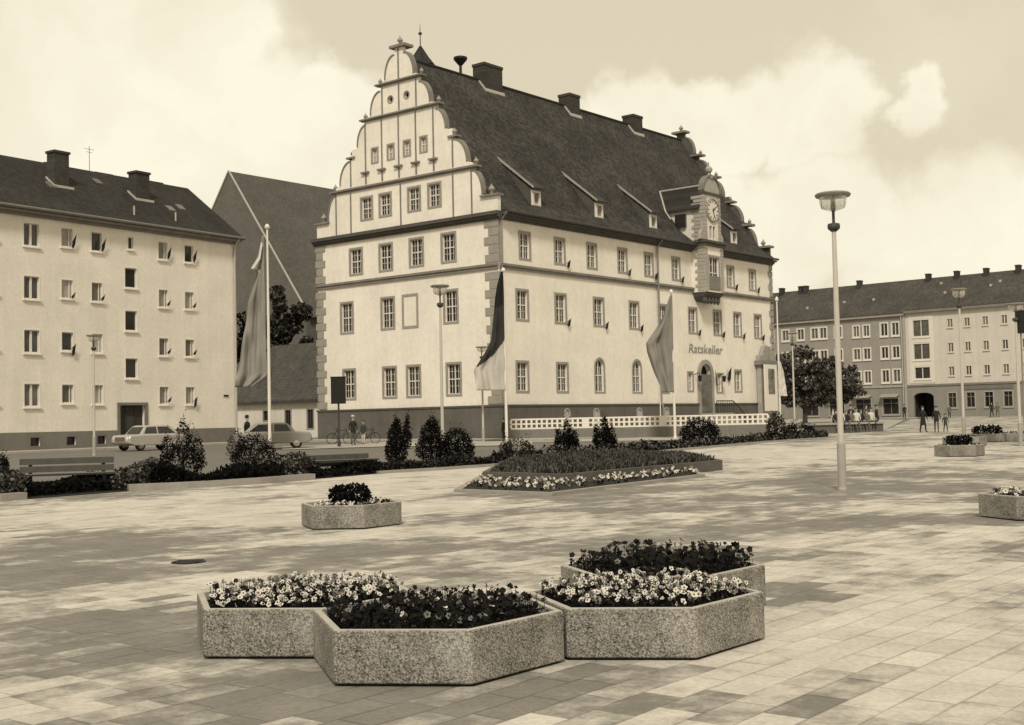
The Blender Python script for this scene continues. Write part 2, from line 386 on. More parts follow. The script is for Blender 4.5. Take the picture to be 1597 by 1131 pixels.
# light and dark areas of slabs, one a planter's shadow put into the colour: (photo pixel of the centre, half size along / across in metres, weight)
def paving_material():
    m = bpy.data.materials.new('paving_slabs'); m.use_nodes = True; nt = m.node_tree; b = nt.nodes['Principled BSDF']
    b.inputs['Roughness'].default_value = .9; b.inputs['Specular IOR Level'].default_value = .2
    L = nt.links.new; ND = nt.nodes.new
    def mth(op, a, b_=None, c=None, clamp=False):
        k = ND('ShaderNodeMath'); k.operation = op; k.use_clamp = clamp
        for i, q in enumerate((a, b_, c)):
            if q is None: continue
            if isinstance(q, (int, float)): k.inputs[i].default_value = q
            else: L(q, k.inputs[i])
        return k.outputs[0]
    t = ND('ShaderNodeTexCoord'); mp = ND('ShaderNodeMapping'); mp.inputs['Rotation'].default_value = (0, 0, -(math.pi/2-KA))
    L(t.outputs['Object'], mp.inputs[0])
    # gentle wobble so the courses are hand laid
    nw = ND('ShaderNodeTexNoise'); nw.inputs['Scale'].default_value = .35; L(mp.outputs[0], nw.inputs['Vector'])
    sw = ND('ShaderNodeVectorMath'); sw.operation = 'SCALE'; L(nw.outputs['Color'], sw.inputs[0]); sw.inputs['Scale'].default_value = .16
    ad = ND('ShaderNodeVectorMath'); ad.operation = 'ADD'; L(mp.outputs[0], ad.inputs[0]); L(sw.outputs[0], ad.inputs[1]); vec = ad.outputs[0]
    sp = ND('ShaderNodeSeparateXYZ'); L(vec, sp.inputs[0])
    RH, BW = .27, .54
    row = mth('FLOOR', mth('DIVIDE', sp.outputs[1], RH))
    wn = ND('ShaderNodeTexWhiteNoise'); wn.noise_dimensions = '1D'; L(row, wn.inputs['W'])
    xo = mth('ADD', sp.outputs[0], mth('MULTIPLY', wn.outputs['Value'], BW))
    xi = mth('FLOOR', mth('DIVIDE', xo, BW))
    fx = mth('FRACT', mth('DIVIDE', xo, BW)); fy = mth('FRACT', mth('DIVIDE', sp.outputs[1], RH))
    cell = ND('ShaderNodeCombineXYZ'); L(xi, cell.inputs[0]); L(row, cell.inputs[1])
    rnd = ND('ShaderNodeTexWhiteNoise'); rnd.noise_dimensions = '3D'; L(cell.outputs[0], rnd.inputs['Vector'])
    # centre of each slab, for patches that follow whole slabs
    cm = ND('ShaderNodeVectorMath'); cm.operation = 'MULTIPLY'; L(cell.outputs[0], cm.inputs[0]); cm.inputs[1].default_value = (BW, RH, 0)
    big = ND('ShaderNodeTexNoise'); big.inputs['Scale'].default_value = .42; big.inputs['Detail'].default_value = 3; L(cm.outputs[0], big.inputs['Vector'])
    rot_ = ND('ShaderNodeVectorRotate'); rot_.rotation_type = 'Z_AXIS'; rot_.inputs['Angle'].default_value = (math.pi/2-KA); L(cm.outputs[0], rot_.inputs['Vector'])
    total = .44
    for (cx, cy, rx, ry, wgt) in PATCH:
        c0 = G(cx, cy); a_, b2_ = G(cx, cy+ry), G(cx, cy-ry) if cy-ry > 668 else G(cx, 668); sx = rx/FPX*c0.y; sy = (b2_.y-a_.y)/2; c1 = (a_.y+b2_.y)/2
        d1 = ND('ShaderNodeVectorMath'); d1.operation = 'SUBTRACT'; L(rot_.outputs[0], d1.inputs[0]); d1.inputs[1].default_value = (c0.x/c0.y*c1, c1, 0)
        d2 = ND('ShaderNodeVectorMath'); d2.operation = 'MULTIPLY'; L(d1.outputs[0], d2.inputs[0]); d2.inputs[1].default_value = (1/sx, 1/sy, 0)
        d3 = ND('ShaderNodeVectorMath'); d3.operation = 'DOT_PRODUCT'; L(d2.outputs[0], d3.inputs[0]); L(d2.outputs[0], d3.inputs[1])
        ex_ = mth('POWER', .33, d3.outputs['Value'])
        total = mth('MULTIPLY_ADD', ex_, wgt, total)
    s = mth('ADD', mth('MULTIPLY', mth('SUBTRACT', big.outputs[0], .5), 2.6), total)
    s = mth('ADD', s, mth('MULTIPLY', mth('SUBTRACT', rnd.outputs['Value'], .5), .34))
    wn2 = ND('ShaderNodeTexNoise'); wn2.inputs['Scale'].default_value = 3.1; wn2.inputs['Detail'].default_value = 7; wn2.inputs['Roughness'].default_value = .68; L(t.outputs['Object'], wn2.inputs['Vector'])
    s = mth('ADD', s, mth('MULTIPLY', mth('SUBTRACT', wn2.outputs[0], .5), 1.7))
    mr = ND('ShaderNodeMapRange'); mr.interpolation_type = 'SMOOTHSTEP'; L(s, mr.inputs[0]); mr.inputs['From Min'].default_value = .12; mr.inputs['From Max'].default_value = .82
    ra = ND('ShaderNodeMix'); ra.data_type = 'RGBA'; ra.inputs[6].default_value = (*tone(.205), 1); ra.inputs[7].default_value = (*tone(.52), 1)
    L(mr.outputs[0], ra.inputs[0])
    # slab to slab variation and grain
    g1 = ND('ShaderNodeTexNoise'); g1.inputs['Scale'].default_value = 22; g1.inputs['Detail'].default_value = 8; g1.inputs['Roughness'].default_value = .7; L(t.outputs['Object'], g1.inputs['Vector'])
    g2 = ND('ShaderNodeTexNoise'); g2.inputs['Scale'].default_value = 1.3; g2.inputs['Detail'].default_value = 7; g2.inputs['Roughness'].default_value = .65; L(t.outputs['Object'], g2.inputs['Vector'])
    f = mth('ADD', mth('MULTIPLY', rnd.outputs['Value'], .12), .94)
    f = mth('MULTIPLY', f, mth('ADD', mth('MULTIPLY', g1.outputs[0], .9), .55))
    f = mth('MULTIPLY', f, mth('ADD', mth('MULTIPLY', g2.outputs[0], .8), .60))
    # joints
    ex = mth('MINIMUM', mth('MULTIPLY', fx, BW), mth('MULTIPLY', mth('SUBTRACT', 1.0, fx), BW))
    ey = mth('MINIMUM', mth('MULTIPLY', fy, RH), mth('MULTIPLY', mth('SUBTRACT', 1.0, fy), RH))
    e = mth('MINIMUM', ex, ey)
    jn = ND('ShaderNodeTexNoise'); jn.inputs['Scale'].default_value = 1.7; jn.inputs['Detail'].default_value = 4; L(t.outputs['Object'], jn.inputs['Vector'])
    jw = mth('MAXIMUM', mth('MULTIPLY_ADD', jn.outputs[0], .06, -.018), .001)
    j = mth('DIVIDE', e, jw, clamp=True)
    j = mth('MULTIPLY_ADD', j, .4, .6)
    f = mth('MULTIPLY', f, j)
    sc_ = ND('ShaderNodeVectorMath'); sc_.operation = 'SCALE'; L(ra.outputs[2], sc_.inputs[0]); L(f, sc_.inputs['Scale'])
    L(sc_.outputs[0], b.inputs['Base Color'])
    bp = ND('ShaderNodeBump'); bp.inputs['Strength'].default_value = .5; bp.inputs['Distance'].default_value = .01
    h = mth('ADD', j, mth('MULTIPLY', g1.outputs[0], .3)); h = mth('ADD', h, mth('MULTIPLY', rnd.outputs['Value'], .25)); L(h, bp.inputs['Height']); L(bp.outputs[0], b.inputs['Normal'])
    return m
# kerb line between the paved square and the planting, photo pixels of its foot
KERB = [(-420, 800), (0, 782), (205, 766), (485, 748), (600, 738), (790, 726), (960, 712), (1200, 690), (1290, 684), (1300, 676), (1376, 673), (1420, 654), (1597, 648), (2300, 625)]
def G2(x, y): p = G(x, y); return (p.x, p.y)
kerbw = [G2(*k) for k in KERB]
# patches of pale and dark slabs, and the rear planter's painted shadow: centre pixel, radii in photo pixels turned into metres, weight
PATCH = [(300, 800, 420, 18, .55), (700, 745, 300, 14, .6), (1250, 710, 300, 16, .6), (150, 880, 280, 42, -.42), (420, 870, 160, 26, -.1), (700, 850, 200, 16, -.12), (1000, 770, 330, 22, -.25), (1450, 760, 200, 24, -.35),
         (1350, 820, 200, 20, -.1), (1420, 1000, 330, 100, .75), (1150, 1090, 160, 40, .5), (620, 1100, 330, 26, -.7), (130, 1030, 200, 30, .25), (1260, 935, 60, 26, -.8), (800, 815, 260, 14, .15), (560, 770, 200, 10, .4), (1250, 850, 120, 16, .3), (360, 900, 80, 14, .3), (200, 960, 100, 25, -.3)]  # the darkest patch paints the rear planter's cast shadow to its right
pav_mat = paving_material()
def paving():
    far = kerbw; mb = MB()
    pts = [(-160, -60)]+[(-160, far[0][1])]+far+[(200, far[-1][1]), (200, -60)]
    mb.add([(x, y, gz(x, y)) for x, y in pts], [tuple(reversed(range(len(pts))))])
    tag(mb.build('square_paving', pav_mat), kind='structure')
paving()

# ------------------------------------------------------------ town hall
HALL_L, HALL_W = 36.3, 16.9; HC = HALL_W/2
HRZ = math.pi/2-KA
hall = empty('town_hall', ORI, HRZ, 'cream Renaissance town hall with scrolled gable, steep dark tiled roof and clock bay', 'town hall')
def H(u, d, z=0):
    """world point from the town hall's own axes (along front, into building, up)"""
    return ORI+Matrix.Rotation(HRZ, 3, 'Z') @ Vector((u, d, z))
def grow(lp, e=.012):
    c0 = sum(p[0] for p in lp)/len(lp); c1 = sum(p[1] for p in lp)/len(lp)
    return [(p[0]+math.copysign(e, p[0]-c0), p[1]+math.copysign(e, p[1]-c1)) for p in lp]
def arcpts(a_out, a_in, z0, z1, n=7): return [(a_in+(a_out-a_in)*math.cos(math.pi/2*i/n), z0+(z1-z0)*math.sin(math.pi/2*i/n)) for i in range(n+1)]
half = [(8.45, 0), (8.45, 15.45), (7.25, 15.45)]+arcpts(7.2, 6.4, 15.65, 17.3)+[(6.4, 17.8)]+arcpts(5.95, 4.85, 17.95, 19.55)+[(4.7, 19.6), (4.7, 20.3), (4.2, 20.3)]+arcpts(4.15, 3.3, 20.4, 21.85)+[(3.3, 22.3)]+\
    arcpts(2.8, 1.85, 22.4, 23.95)+[(1.75, 24.0), (1.75, 24.5)]+arcpts(1.35, .45, 24.6, 26.2)+[(.38, 26.3), (.38, 26.75)]
outline = [(-p[0], p[1]) for p in half]+[(p[0], p[1]) for p in reversed(half)]
outline = [(p[0]-HC, p[1]) for p in outline]                      # s = -depth
outline = outline[::-1]
# gable windows: centre depth, bottom z, opening width, height
gw = [(12.92, 11.62, 1.12, 1.68), (10.0, 11.62, 1.12, 1.7), (7.13, 11.65, 1.12, 1.74), (4.24, 11.66, 1.12, 1.76)]
gm_ = [(13.92, 7.6, 1.12, 2.0), (9.9, 7.64, 1.12, 2.0), (4.14, 7.68, 1.08, 2.0)]
gb_ = [(13.78, 2.98, 1.1, 1.94), (9.83, 2.98, 1.14, 1.94), (7.59, 2.98, 1.12, 1.94), (4.0, 2.98, 1.12, 1.94)]
g1_ = [(11.78, 15.33, 1.0, 1.42), (9.97, 15.36, 1.0, 1.42), (7.25, 15.38, 1.0, 1.46), (5.4, 15.4, 1.0, 1.46)]
g2_ = [(10.9, 19.15, .5, .9), (9.36, 19.15, .52, .92), (7.83, 19.16, .52, .94), (6.3, 19.18, .52, .94)]
oc_ = [(9.3, 22.98, .44), (7.77, 23.02, .44)]
holes = [grow(rect(-c-w_/2, z, -c+w_/2, z+h_)) for c, z, w_, h_ in gw+gm_+gb_+g1_+g2_]+[grow(circ(-c, z+.22, .22)) for c, z, q in oc_]
blind = grow(rect(-7.8-.58, 7.65, -7.8+.58, 9.62))
gab = MB(); slab(gab, outline, holes, 0, .3, lambda p: (p[1], -p[0], p[2]))
gab.build('gable_wall', plaster, hall)
for lst, kind in ((gw, 'hall_short'), (gm_, 'hall_tall'), (gb_, 'hall_tall'), (g1_, 'hall_short'), (g2_, 'gable_small')):
    for c, z, w_, h_ in lst: window(hall, 0, 0, w_, h_, kind, (0, c, z), -math.pi/2)
for c, z, q in oc_: window(hall, 0, 0, .44, .44, 'oculus', (0, c, z), -math.pi/2)
bl = slab(MB(), rect(-.58-.17, -.17, .75, 2.14), [rect(-.58, 0, .58, 1.97)], -.035, .035); bo = bl.build('blind_window', stone, hall, (0, 7.8, 7.65), -math.pi/2)
# far gable
fg = MB(); slab(fg, [(p[0]+HALL_W, p[1]) for p in outline], [], 0, .3, lambda p: (HALL_L-p[1], p[0], p[2])); fg.build('gable_wall', mat('dark_gable', .10, var=.2, scale=1), hall)  # far gable in one darker tone than the near gable
# long front with openings
ft = [(2.63, 1.0, 1.62), (6.36, 1.0, 1.6), (10.05, 1.0, 1.6), (13.78, 1.0, 1.6), (17.2, 1.0, 1.58), (20.96, 1.0, 1.58), (29.25, 1.0, 1.58), (32.9, 1.0, 1.58)]
fm = [2.24, 6.32, 10.7, 15.1, 19.0, 23.2, 26.96, 30.15, 33.6]
fb = [2.1, 6.35]; fba = [10.63, 15.28]
items = [(c, 11.64, w_, h_, 'hall_short') for c, w_, h_ in ft]+[(c, 7.68, 1.1, 1.82, 'hall_tall') for c in fm]+[(c, 3.08, 1.1, 1.8, 'hall_tall') for c in fb]+[(c, 3.05, 1.02, 2.25, 'hall_arch') for c in fba]+\
    [(22.6, 3.2, .7, 1.35, 'gable_small'), (27.0, 3.1, .7, 1.4, 'gable_small'), (30.0, 3.2, 1.0, 1.6, 'hall_tall'), (18.9, 3.08, 1.1, 1.8, 'hall_tall')]
hl = [grow(arch(c-w_/2, z, c+w_/2, z+h_) if k == 'hall_arch' else rect(c-w_/2, z, c+w_/2, z+h_)) for c, z, w_, h_, k in items]
door_hole = arch(23.95, 1.45, 25.55, 5.25)
vents = [6.62, 9.97, 15.3, 18.9]
hl += [grow(door_hole)]+[grow(arch(v-.28, .9, v+.28, 1.85)) for v in vents]
fr_ = slab(MB(), rect(.3, 0, HALL_L-.3, 14.0), hl, 0, .3); fr_.build('front_wall', plaster, hall)
MB().box(.3, HALL_L-.3, HALL_W-.3, HALL_W, 0, 14.0).build('rear_wall', plaster, hall)
for c, z, w_, h_, k in items: window(hall, c, z, w_, h_, k)
for v in vents: window(hall, v, .9, .56, .95, 'vent_arch', (v, -.115, .9))
# plinth, butted round the openings of the vents and the door
pl = MB(); slab(pl, rect(-.11, -.3, 23.6, 2.12), [grow(arch(v-.28, .9, v+.28, 1.85), .014) for v in vents], -.11, -.003); pl.box(25.9, HALL_L+.1, -.11, -.003, -.3, 2.12)
pl.box(-.11, -.003, -.003, HALL_W+.1, -.3, 2.10); pl.build('plinth', plinth_m, hall)
cp = MB(); cp.box(-.17, 23.6, -.17, -.112, 2.08, 2.2); cp.box(25.9, HALL_L, -.17, -.112, 2.08, 2.2); cp.box(-.17, -.112, -.11, HALL_W+.15, 2.08, 2.2); cp.build('plinth_ledge', cornice_m, hall)
# belts and cornices
bt = MB()
bt.box(.02, 23.25, -.12, -.002, 10.78, 10.97); bt.box(.02, 23.25, -.2, -.002, 10.97, 11.12); bt.box(26.05, HALL_L+.1, -.12, -.002, 10.78, 10.97); bt.box(26.05, HALL_L+.1, -.2, -.002, 10.97, 11.12)
bt.box(-.12, -.002, .02, HALL_W+.1, 10.78, 10.97); bt.box(-.2, -.002, .02, HALL_W+.12, 10.97, 11.12); bt.build('belt_course', belt_m, hall)
cn = MB()
for a, z0, z1 in ((.15, 13.9, 14.02), (.28, 14.02, 14.18), (.42, 14.18, 14.4)):
    cn.box(-a, -.002, -.25, HALL_W+.25, z0, z1)
for a, z0, z1 in ((.15, 13.9, 14.02), (.3, 14.02, 14.16), (.52, 14.16, 14.3)):
    cn.box(.003, 23.2, -a, -.002, z0, z1); cn.box(26.1, HALL_L+.1, -a, -.002, z0, z1)
cn.build('main_cornice', cornice_m, hall)
def ledge(*bxs, m=belt_m, name='gable_cornice'):
    g = MB()
    for q in bxs: g.box(*q)
    return g.build(name, m, hall)
for hw, z, th in ((6.85, 17.48, .17), (3.7, 22.12, .14), (2.15, 24.3, .14)):
    ledge((-.12, -.002, HC-hw+.1, HC+hw-.1, z-th*.6, z), (-.22, .36, HC-hw-.05, HC+hw+.05, z+.001, z+th*.75))
for s_ in (-1, 1):
    c = HC+s_*4.8; ledge((-.14, .38, c-.4, c+.4, 19.7, 19.82)); c = HC+s_*7.85; ledge((-.18, .4, c-.75, c+.75, 15.42, 15.55))
ledge((-.22, .7, HC-.72, HC+.72, 26.6, 26.78))
for c in (11.8, 10.2, 8.6, 7.0, 5.4): ledge((-.2, -.002, c-.36, c+.36, 18.45, 18.57), name='gable_bracket')
for s_ in (0,):
    pass
# pilaster strips, with a thin shadow line either side
def strip(c, z0, z1, w_=.10): MB().box(-.05, -.002, c-w_/2, c+w_/2, z0, z1).build('pilaster_strip', belt_m, hall)
for c in (14.85, 13.35, 8.5, 3.75, 2.15): strip(c, 14.4, 17.3)
for c in (11.8, 10.2, 8.6, 7.0, 5.4): strip(c, 17.75, 18.42, .13); strip(c, 18.6, 21.97)
for c in (13.3, 3.72): strip(c, 17.75, 19.6)
for c in (10.1, 8.5, 6.9): strip(c, 22.35, 24.15)
strip(8.5, 24.5, 26.55)
# finials: ball on neck on every shoulder, both gables
for x in (.15, HALL_L-.15):
    for hw, z, r in ((7.85, 15.55, .21), (6.6, 17.6, .17), (4.8, 19.82, .16), (3.45, 22.2, .16), (1.95, 24.4, .15), (0, 26.78, .2)):
        for s_ in ((-1, 1) if hw else (1,)):
            fn = MB(); fn.lathe([(r*.75, 0), (r*.35, r*.5), (r*.5, r*.8), (r, r*1.6), (r*.9, r*2.1), (r*.3, r*2.7), (r*.12, r*3.3)], (x, HC+s_*hw, z), 10); fn.build('finial', stone, hall)
x0 = HALL_L
for hw, z, th in ((6.85, 17.48, .17), (3.7, 22.12, .14), (2.15, 24.3, .14)): ledge((x0-.62, x0+.3, HC-hw-.05, HC+hw+.05, z, z+th*1.2))
for s_ in (-1, 1):
    c = HC+s_*4.8; ledge((x0-.6, x0+.2, c-.45, c+.45, 19.72, 19.88)); c = HC+s_*7.85; ledge((x0-.62, x0+.22, c-.82, c+.82, 15.42, 15.6))
ledge((x0-.7, x0+.2, HC-.7, HC+.7, 26.6, 26.78))
# copings along the scrolls, standing proud of the wall face
for x in (-.05, HALL_L-.35):
    for s_ in (-1, 1):
        for a in (arcpts(7.2, 6.4, 15.65, 17.3), arcpts(5.95, 4.85, 17.95, 19.55), arcpts(4.15, 3.3, 20.4, 21.85), arcpts(2.8, 1.85, 22.4, 23.95), arcpts(1.35, .45, 24.6, 26.2)):
            rs = []; cpn = MB()
            for hw, z in a:
                y = HC+s_*hw; o1 = s_*.05
                rs.append([(x, y-s_*.05, z-.04), (x, y+o1, z+.04), (x+.4, y+o1, z+.04), (x+.4, y-s_*.05, z-.04)])
            cpn.rings(rs); cpn.build('scroll_coping', belt_m, hall)
# quoins on the gable front
qn, qn2, qn3 = MB(), MB(), MB(); random.seed(3)
z = 2.25; i = 0
while z < 13.8:
    if not (10.4 < z < 11.1):
        a = 1.12 if i % 2 == 0 else .78
        qn.box(-.07, .12, -.05, a+random.uniform(-.05, .05), z+.02, z+.5)
        qn2.box(-.07, .12, HALL_W-a*.75, HALL_W+(.16 if i % 2 == 0 else .05), z+.02, z+.5)
        qn3.box(HALL_L-.45-(.2 if i % 2 else 0), HALL_L+.07, -.06, -.002, z+.02, z+.5)
    z += .56; i += 1
for q_ in (qn, qn2, qn3): q_.build('quoin_stones', stone, hall)
# roof
rf = MB()
def roofside(ys, zs, flip):
    n = len(ys); x0, x1 = .3, HALL_L-.3
    for (a, b_) in zip(range(n-1), range(1, n)):
        rf.add([(x0, ys[a], zs[a]), (x1, ys[a], zs[a]), (x1, ys[b_], zs[b_]), (x0, ys[b_], zs[b_])], [(0, 1, 2, 3) if not flip else (3, 2, 1, 0)])
    return
ys = [-.62, .9, HC]; zs = [14.38, 15.6, 26.0]
roofside(ys, zs, False); roofside([HALL_W-y for y in ys], zs, True)
rf.add([(.3, -.62, 14.38), (HALL_L-.3, -.62, 14.38), (HALL_L-.3, 0, 14.3), (.3, 0, 14.3)], [(3, 2, 1, 0)])
rf.prism_yz([(-.62, 14.37), (-.62, 14.3), (HC, 14.3), (HC, 25.9), (.9, 15.5)], .32, .34)
roof = rf.build('roof', roof_m, hall)
rd = MB(); rd.tube([(.3, HC, 26.0), (HALL_L-.3, HC, 26.0)], .14, 8); rd.build('ridge_tiles', roof2_m, roof)
gt = MB(); gt.tube([(.1, -.7, 14.36), (23.2, -.7, 14.36)], .09, 8); gt.tube([(26.1, -.7, 14.36), (HALL_L, -.7, 14.36)], .09, 8); gt.build('gutter', darkmetal, hall)
dp = MB(); dp.tube([(18.2, -.6, 14.3), (18.2, -.16, 13.8), (18.2, -.16, 2.2), (18.2, -.3, 2.0), (18.2, -.3, .1)], .08, 8); dp.build('downpipe', greymetal, hall)
dp = MB(); dp.tube([(.12, -.6, 14.3), (.12, -.16, 13.8), (.12, -.16, .1)], .06, 8); dp.build('downpipe', greymetal, hall)
for (u, wd, zt) in ((9.3, 2.05, 27.25), (19.3, 1.35, 26.95), (28.3, 1.4, 26.85)):
    c = MB(); c.box(u-wd/2, u+wd/2, HC-.55, HC+.55, 24.6, zt-.2); c.box(u-wd/2-.05, u+wd/2+.05, HC-.6, HC+.6, zt-.2, zt)
    for k in range(3): c.box(u-wd/2+.15+k*(wd-.3)/3, u-wd/2+.05+(k+1)*(wd-.3)/3, HC-.4, HC+.4, zt, zt+.04)
    ch = c.build('chimney', brick_m, roof)
    f = MB(); f.T = None
    zf = 26-.55*1.377
    f.prism_yz([(HC-.67, zf-.2), (HC-.67, zf+.0), (HC-.56, zf+.1), (HC-.56, zf-.1)], u-wd/2-.1, u+wd/2+.1)
    f.prism_yz([(HC-.65, zf-.1), (HC-.65, zf+.06), (HC, 26.12), (HC, 25.95)], u-wd/2-.14, u-wd/2-.005)
    f.build('flashing', flash, ch)
s = MB(); s.lathe([(.1, -1), (.1, .75), (.16, .8), (.45, 1.15), (.5, 1.2), (.5, 1.35), (.2, 1.45)], (6.3, HC, 25.9), 12); sr = s.build('siren', blackm, roof)
# low sloping dormers
for u in (4.75, 11.95, 18.95, 31.15):
    d = MB(); wd = .5
    yf, zb, ztp = .62, 15.25, 16.42
    slab(d, [(u-wd, zb), (u+wd, zb), (u+wd, ztp), (u-wd, ztp)], [grow(rect(u-.3, 15.5, u+.3, 16.25), .01)], yf, yf+.1)
    ymeet = 3.2; zm = 15.6+(ymeet-.9)*1.377
    for s_ in (-1, 1):
        x = u+s_*wd
        d.prism_yz([(yf+.1, zb-.1), (yf+.1, ztp), (ymeet, zm), (.9, 15.55)], x-.04, x+.04)
    dm = d.build('dormer', whitew, hall)
    dk = MB(); 
    for s_ in (-1, 1): x = u+s_*(wd+.05); dk.prism_yz([(yf+.02, zb-.1), (yf+.02, ztp), (ymeet, zm), (.9, 15.55)], x-.008, x+.008)
    dk.build('dormer_cheek_shade', cornice_m, dm)  # dark sheets over the white cheeks, their shade put into the colour
    r_ = MB(); r_.prism_yz([(yf-.3, ztp+.0), (yf-.3, ztp+.12), (ymeet+.15, zm+.2), (ymeet+.15, zm+.02)], u-wd-.14, u+wd+.14); r_.build('dormer_roof', roof_m, dm)
    e = MB(); e.prism_yz([(yf-.31, ztp+.02), (yf-.31, ztp+.16), (ymeet+.16, zm+.24), (ymeet+.16, zm+.06)], u-wd-.2, u-wd-.145); e.build('verge_board', stone_l, dm)
    wn_ = window(dm, u, 15.5, .6, .75, 'dormer', (u, yf, 15.5))
# clock bay
BX0, BX1, BY = 23.3, 26.0, -1.2
b = MB(); cxm = (BX0+BX1)/2
slab(b, rect(BX0, 10.75, BX1, 14.3), [grow(rect(23.85, 11.05, 25.35, 13.5))], BY, BY+.2)
b.box(BX0, BX0+.2, BY+.2, 0, 10.75, 14.3); b.box(BX1-.2, BX1, BY+.2, 0, 10.75, 14.3); b.box(BX0+.2, BX1-.2, BY+.2, 0, 10.75, 10.9)
bay = b.build('clock_bay', plaster, hall)
# upper storey with gable roof running back into the main roof
UX0, UX1 = 23.3, 25.75; um = (UX0+UX1)/2
b = MB(); UY = BY
top = [(UX0, 14.75), (UX1, 14.75), (UX1, 18.3), (UX0, 18.3)]
slab(b, top, [grow(rect(um-.42, 14.95, um-.08, 15.9)), grow(rect(um+.1, 14.95, um+.44, 15.9))], UY, UY+.3)
b.box(UX0, UX0+.25, UY+.3, 2.6, 14.5, 17.35); b.box(UX1-.25, UX1, UY+.3, 2.6, 14.5, 17.35)
b.build('clock_storey', whitepl, bay)
b = MB(); b.box(BX0-.25, BX1+.2, BY-.2, .1, 14.3, 14.55); b.box(BX0-.35, BX1+.3, BY-.32, .1, 14.55, 14.72); b.box(BX0-.3, BX0, -.2, .1, 14.2, 14.3)
b.box(UX0-.08, UX1+.08, UY-.12, UY+.4, 18.3, 18.5); b.build('bay_cornice', cornice_m, bay)
Q4 = [MB() for _ in range(4)]
for k in range(12):
    z = 10.85+k*.28
    for qi, (x, hw) in enumerate(((BX0+.15, .15), (BX1-.2, .2))): Q4[qi].box(x-hw-.02, x+hw+.02, BY-.05, BY+.02, z, z+.22)
    Q4[0].box(BX0-.05, BX0+.001, BY+.0, BY+(.9 if k % 2 else .7), z, z+.22)
for k in range(12):
    z = 14.8+k*.29
    for qi, (x, hw) in enumerate(((UX0+.18, .18), (UX1-.18, .18))): Q4[qi+2].box(x-hw-.02, x+hw+.02, UY-.05, UY+.02, z, z+.23)
    Q4[2].box(UX0-.05, UX0+.001, UY+.0, UY+(1.1 if k % 2 else .9), z, z+.23)
for q_ in Q4: q_.build('bay_quoins', stone_l, bay)
# half round pediment with scrolls and finial
b = MB(); pd = [(UX0-.02, 18.5)]+[(UX1+.02, 18.5)]+[(um+(UX1-UX0)/2*.98*math.cos(math.pi*i/14), 18.55+1.15*math.sin(math.pi*i/14)) for i in range(15)]
slab(b, pd, [], UY, UY+.35)
b.lathe([(.32, 0), (.3, .12), (.12, .2), (.12, .45), (.26, .55), (.3, .75), (.16, .95), (.05, 1.0), (.04, 1.3)], (um, UY+.18, 19.66), 12)
for s_ in (-1, 1): MB().lathe([(.14, 0), (.06, .12), (.13, .3), (.04, .5)], (um+s_*1.18, UY+.18, 18.5), 8).build('finial', stone_l, bay)
for s_ in (-1, 1):
    MB().prism_xz([(um+s_*1.2, 14.8), (um+s_*1.75, 14.8), (um+s_*1.7, 15.2), (um+s_*1.35, 15.6), (um+s_*1.25, 16.4), (um+s_*1.2, 16.4)][::s_], UY+.06, UY+.3).build('side_scroll', stone_l, bay)
b.build('pediment', stone_l, bay)
b = MB(); pts = [(um+(UX1-UX0)/2*math.cos(math.pi*i/14), 18.6+1.2*math.sin(math.pi*i/14)) for i in range(15)]
b.rings([[(x-.0, UY-.1, z-.02), (um+(x-um)*1.1, UY-.1, 18.6+(z-18.6)*1.1), (um+(x-um)*1.1, UY+.4, 18.6+(z-18.6)*1.1), (x, UY+.4, z-.02)] for x, z in pts]); b.build('pediment_arch', belt_m, bay)
b = MB(); rm = 19.2; ym = 3.55
yv = lambda z: .9+(z-15.6)/1.377
for s_ in (-1, 1):
    xe = um+s_*1.5
    b.add([(um, UY+.3, rm), (um, yv(rm)+.1, rm), (xe, yv(17.25)+.1, 17.25), (xe, UY+.3, 17.25), (um, UY+.3, rm-.12), (um, yv(rm)+.1, rm-.12), (xe, yv(17.25)+.1, 17.13), (xe, UY+.3, 17.13)],
          [(0, 1, 2, 3) if s_ > 0 else (3, 2, 1, 0), (4, 7, 6, 5) if s_ > 0 else (5, 6, 7, 4), (2, 6, 7, 3) if s_ > 0 else (3, 7, 6, 2), (0, 3, 7, 4), (1, 5, 6, 2)])
b.build('bay_roof', roof2_m, bay)
b = MB()
for s_ in (-1, 1): b.tube([(um, yv(rm), rm+.05), (um+s_*1.5, yv(17.25), 17.3), (um+s_*1.5, yv(16.6), 16.6)], .07, 6)
b.tube([(um, UY+.3, rm+.03), (um, yv(rm), rm+.03)], .07, 6)
b.build('valley_flashing', flash, bay)
b = MB(); b.box(UX0-.28, UX0-.02, .35, 1.25, 15.9, 16.9); b.build('bay_side_window', glass, bay)
# clock
ck = MB(); ck.T = Matrix.Translation((um, UY-.02, 17.15)) @ Matrix.Rotation(math.pi/2, 4, 'X')
ck.lathe([(.95, -.02), (.95, .1), (.84, .14), (.84, .05)], n=32); clock = ck.build('clock', stone, bay)
ck = MB(); ck.T = Matrix.Translation((um, UY-.02, 17.15)) @ Matrix.Rotation(math.pi/2, 4, 'X'); ck.lathe([(.8, .04), (.8, .07)], n=32); ck.build('clock_face', whitew, clock)
ck = MB(); ck.T = Matrix.Translation((um, UY-.1, 17.15))
for k in range(12):
    a = k*math.pi/6; M_ = Matrix.Translation((um, UY-.1, 17.15)) @ Matrix.Rotation(a, 4, 'Y'); ck.T = M_; ck.box(-.03, .03, -.02, .0, .58, .74)
ck.T = Matrix.Translation((um, UY-.125, 17.15)) @ Matrix.Rotation(R(160), 4, 'Y'); ck.box(-.035, .035, -.01, .005, -.1, .6)
ck.T = Matrix.Translation((um, UY-.14, 17.15)) @ Matrix.Rotation(R(55), 4, 'Y'); ck.box(-.045, .045, -.01, .005, -.08, .42)
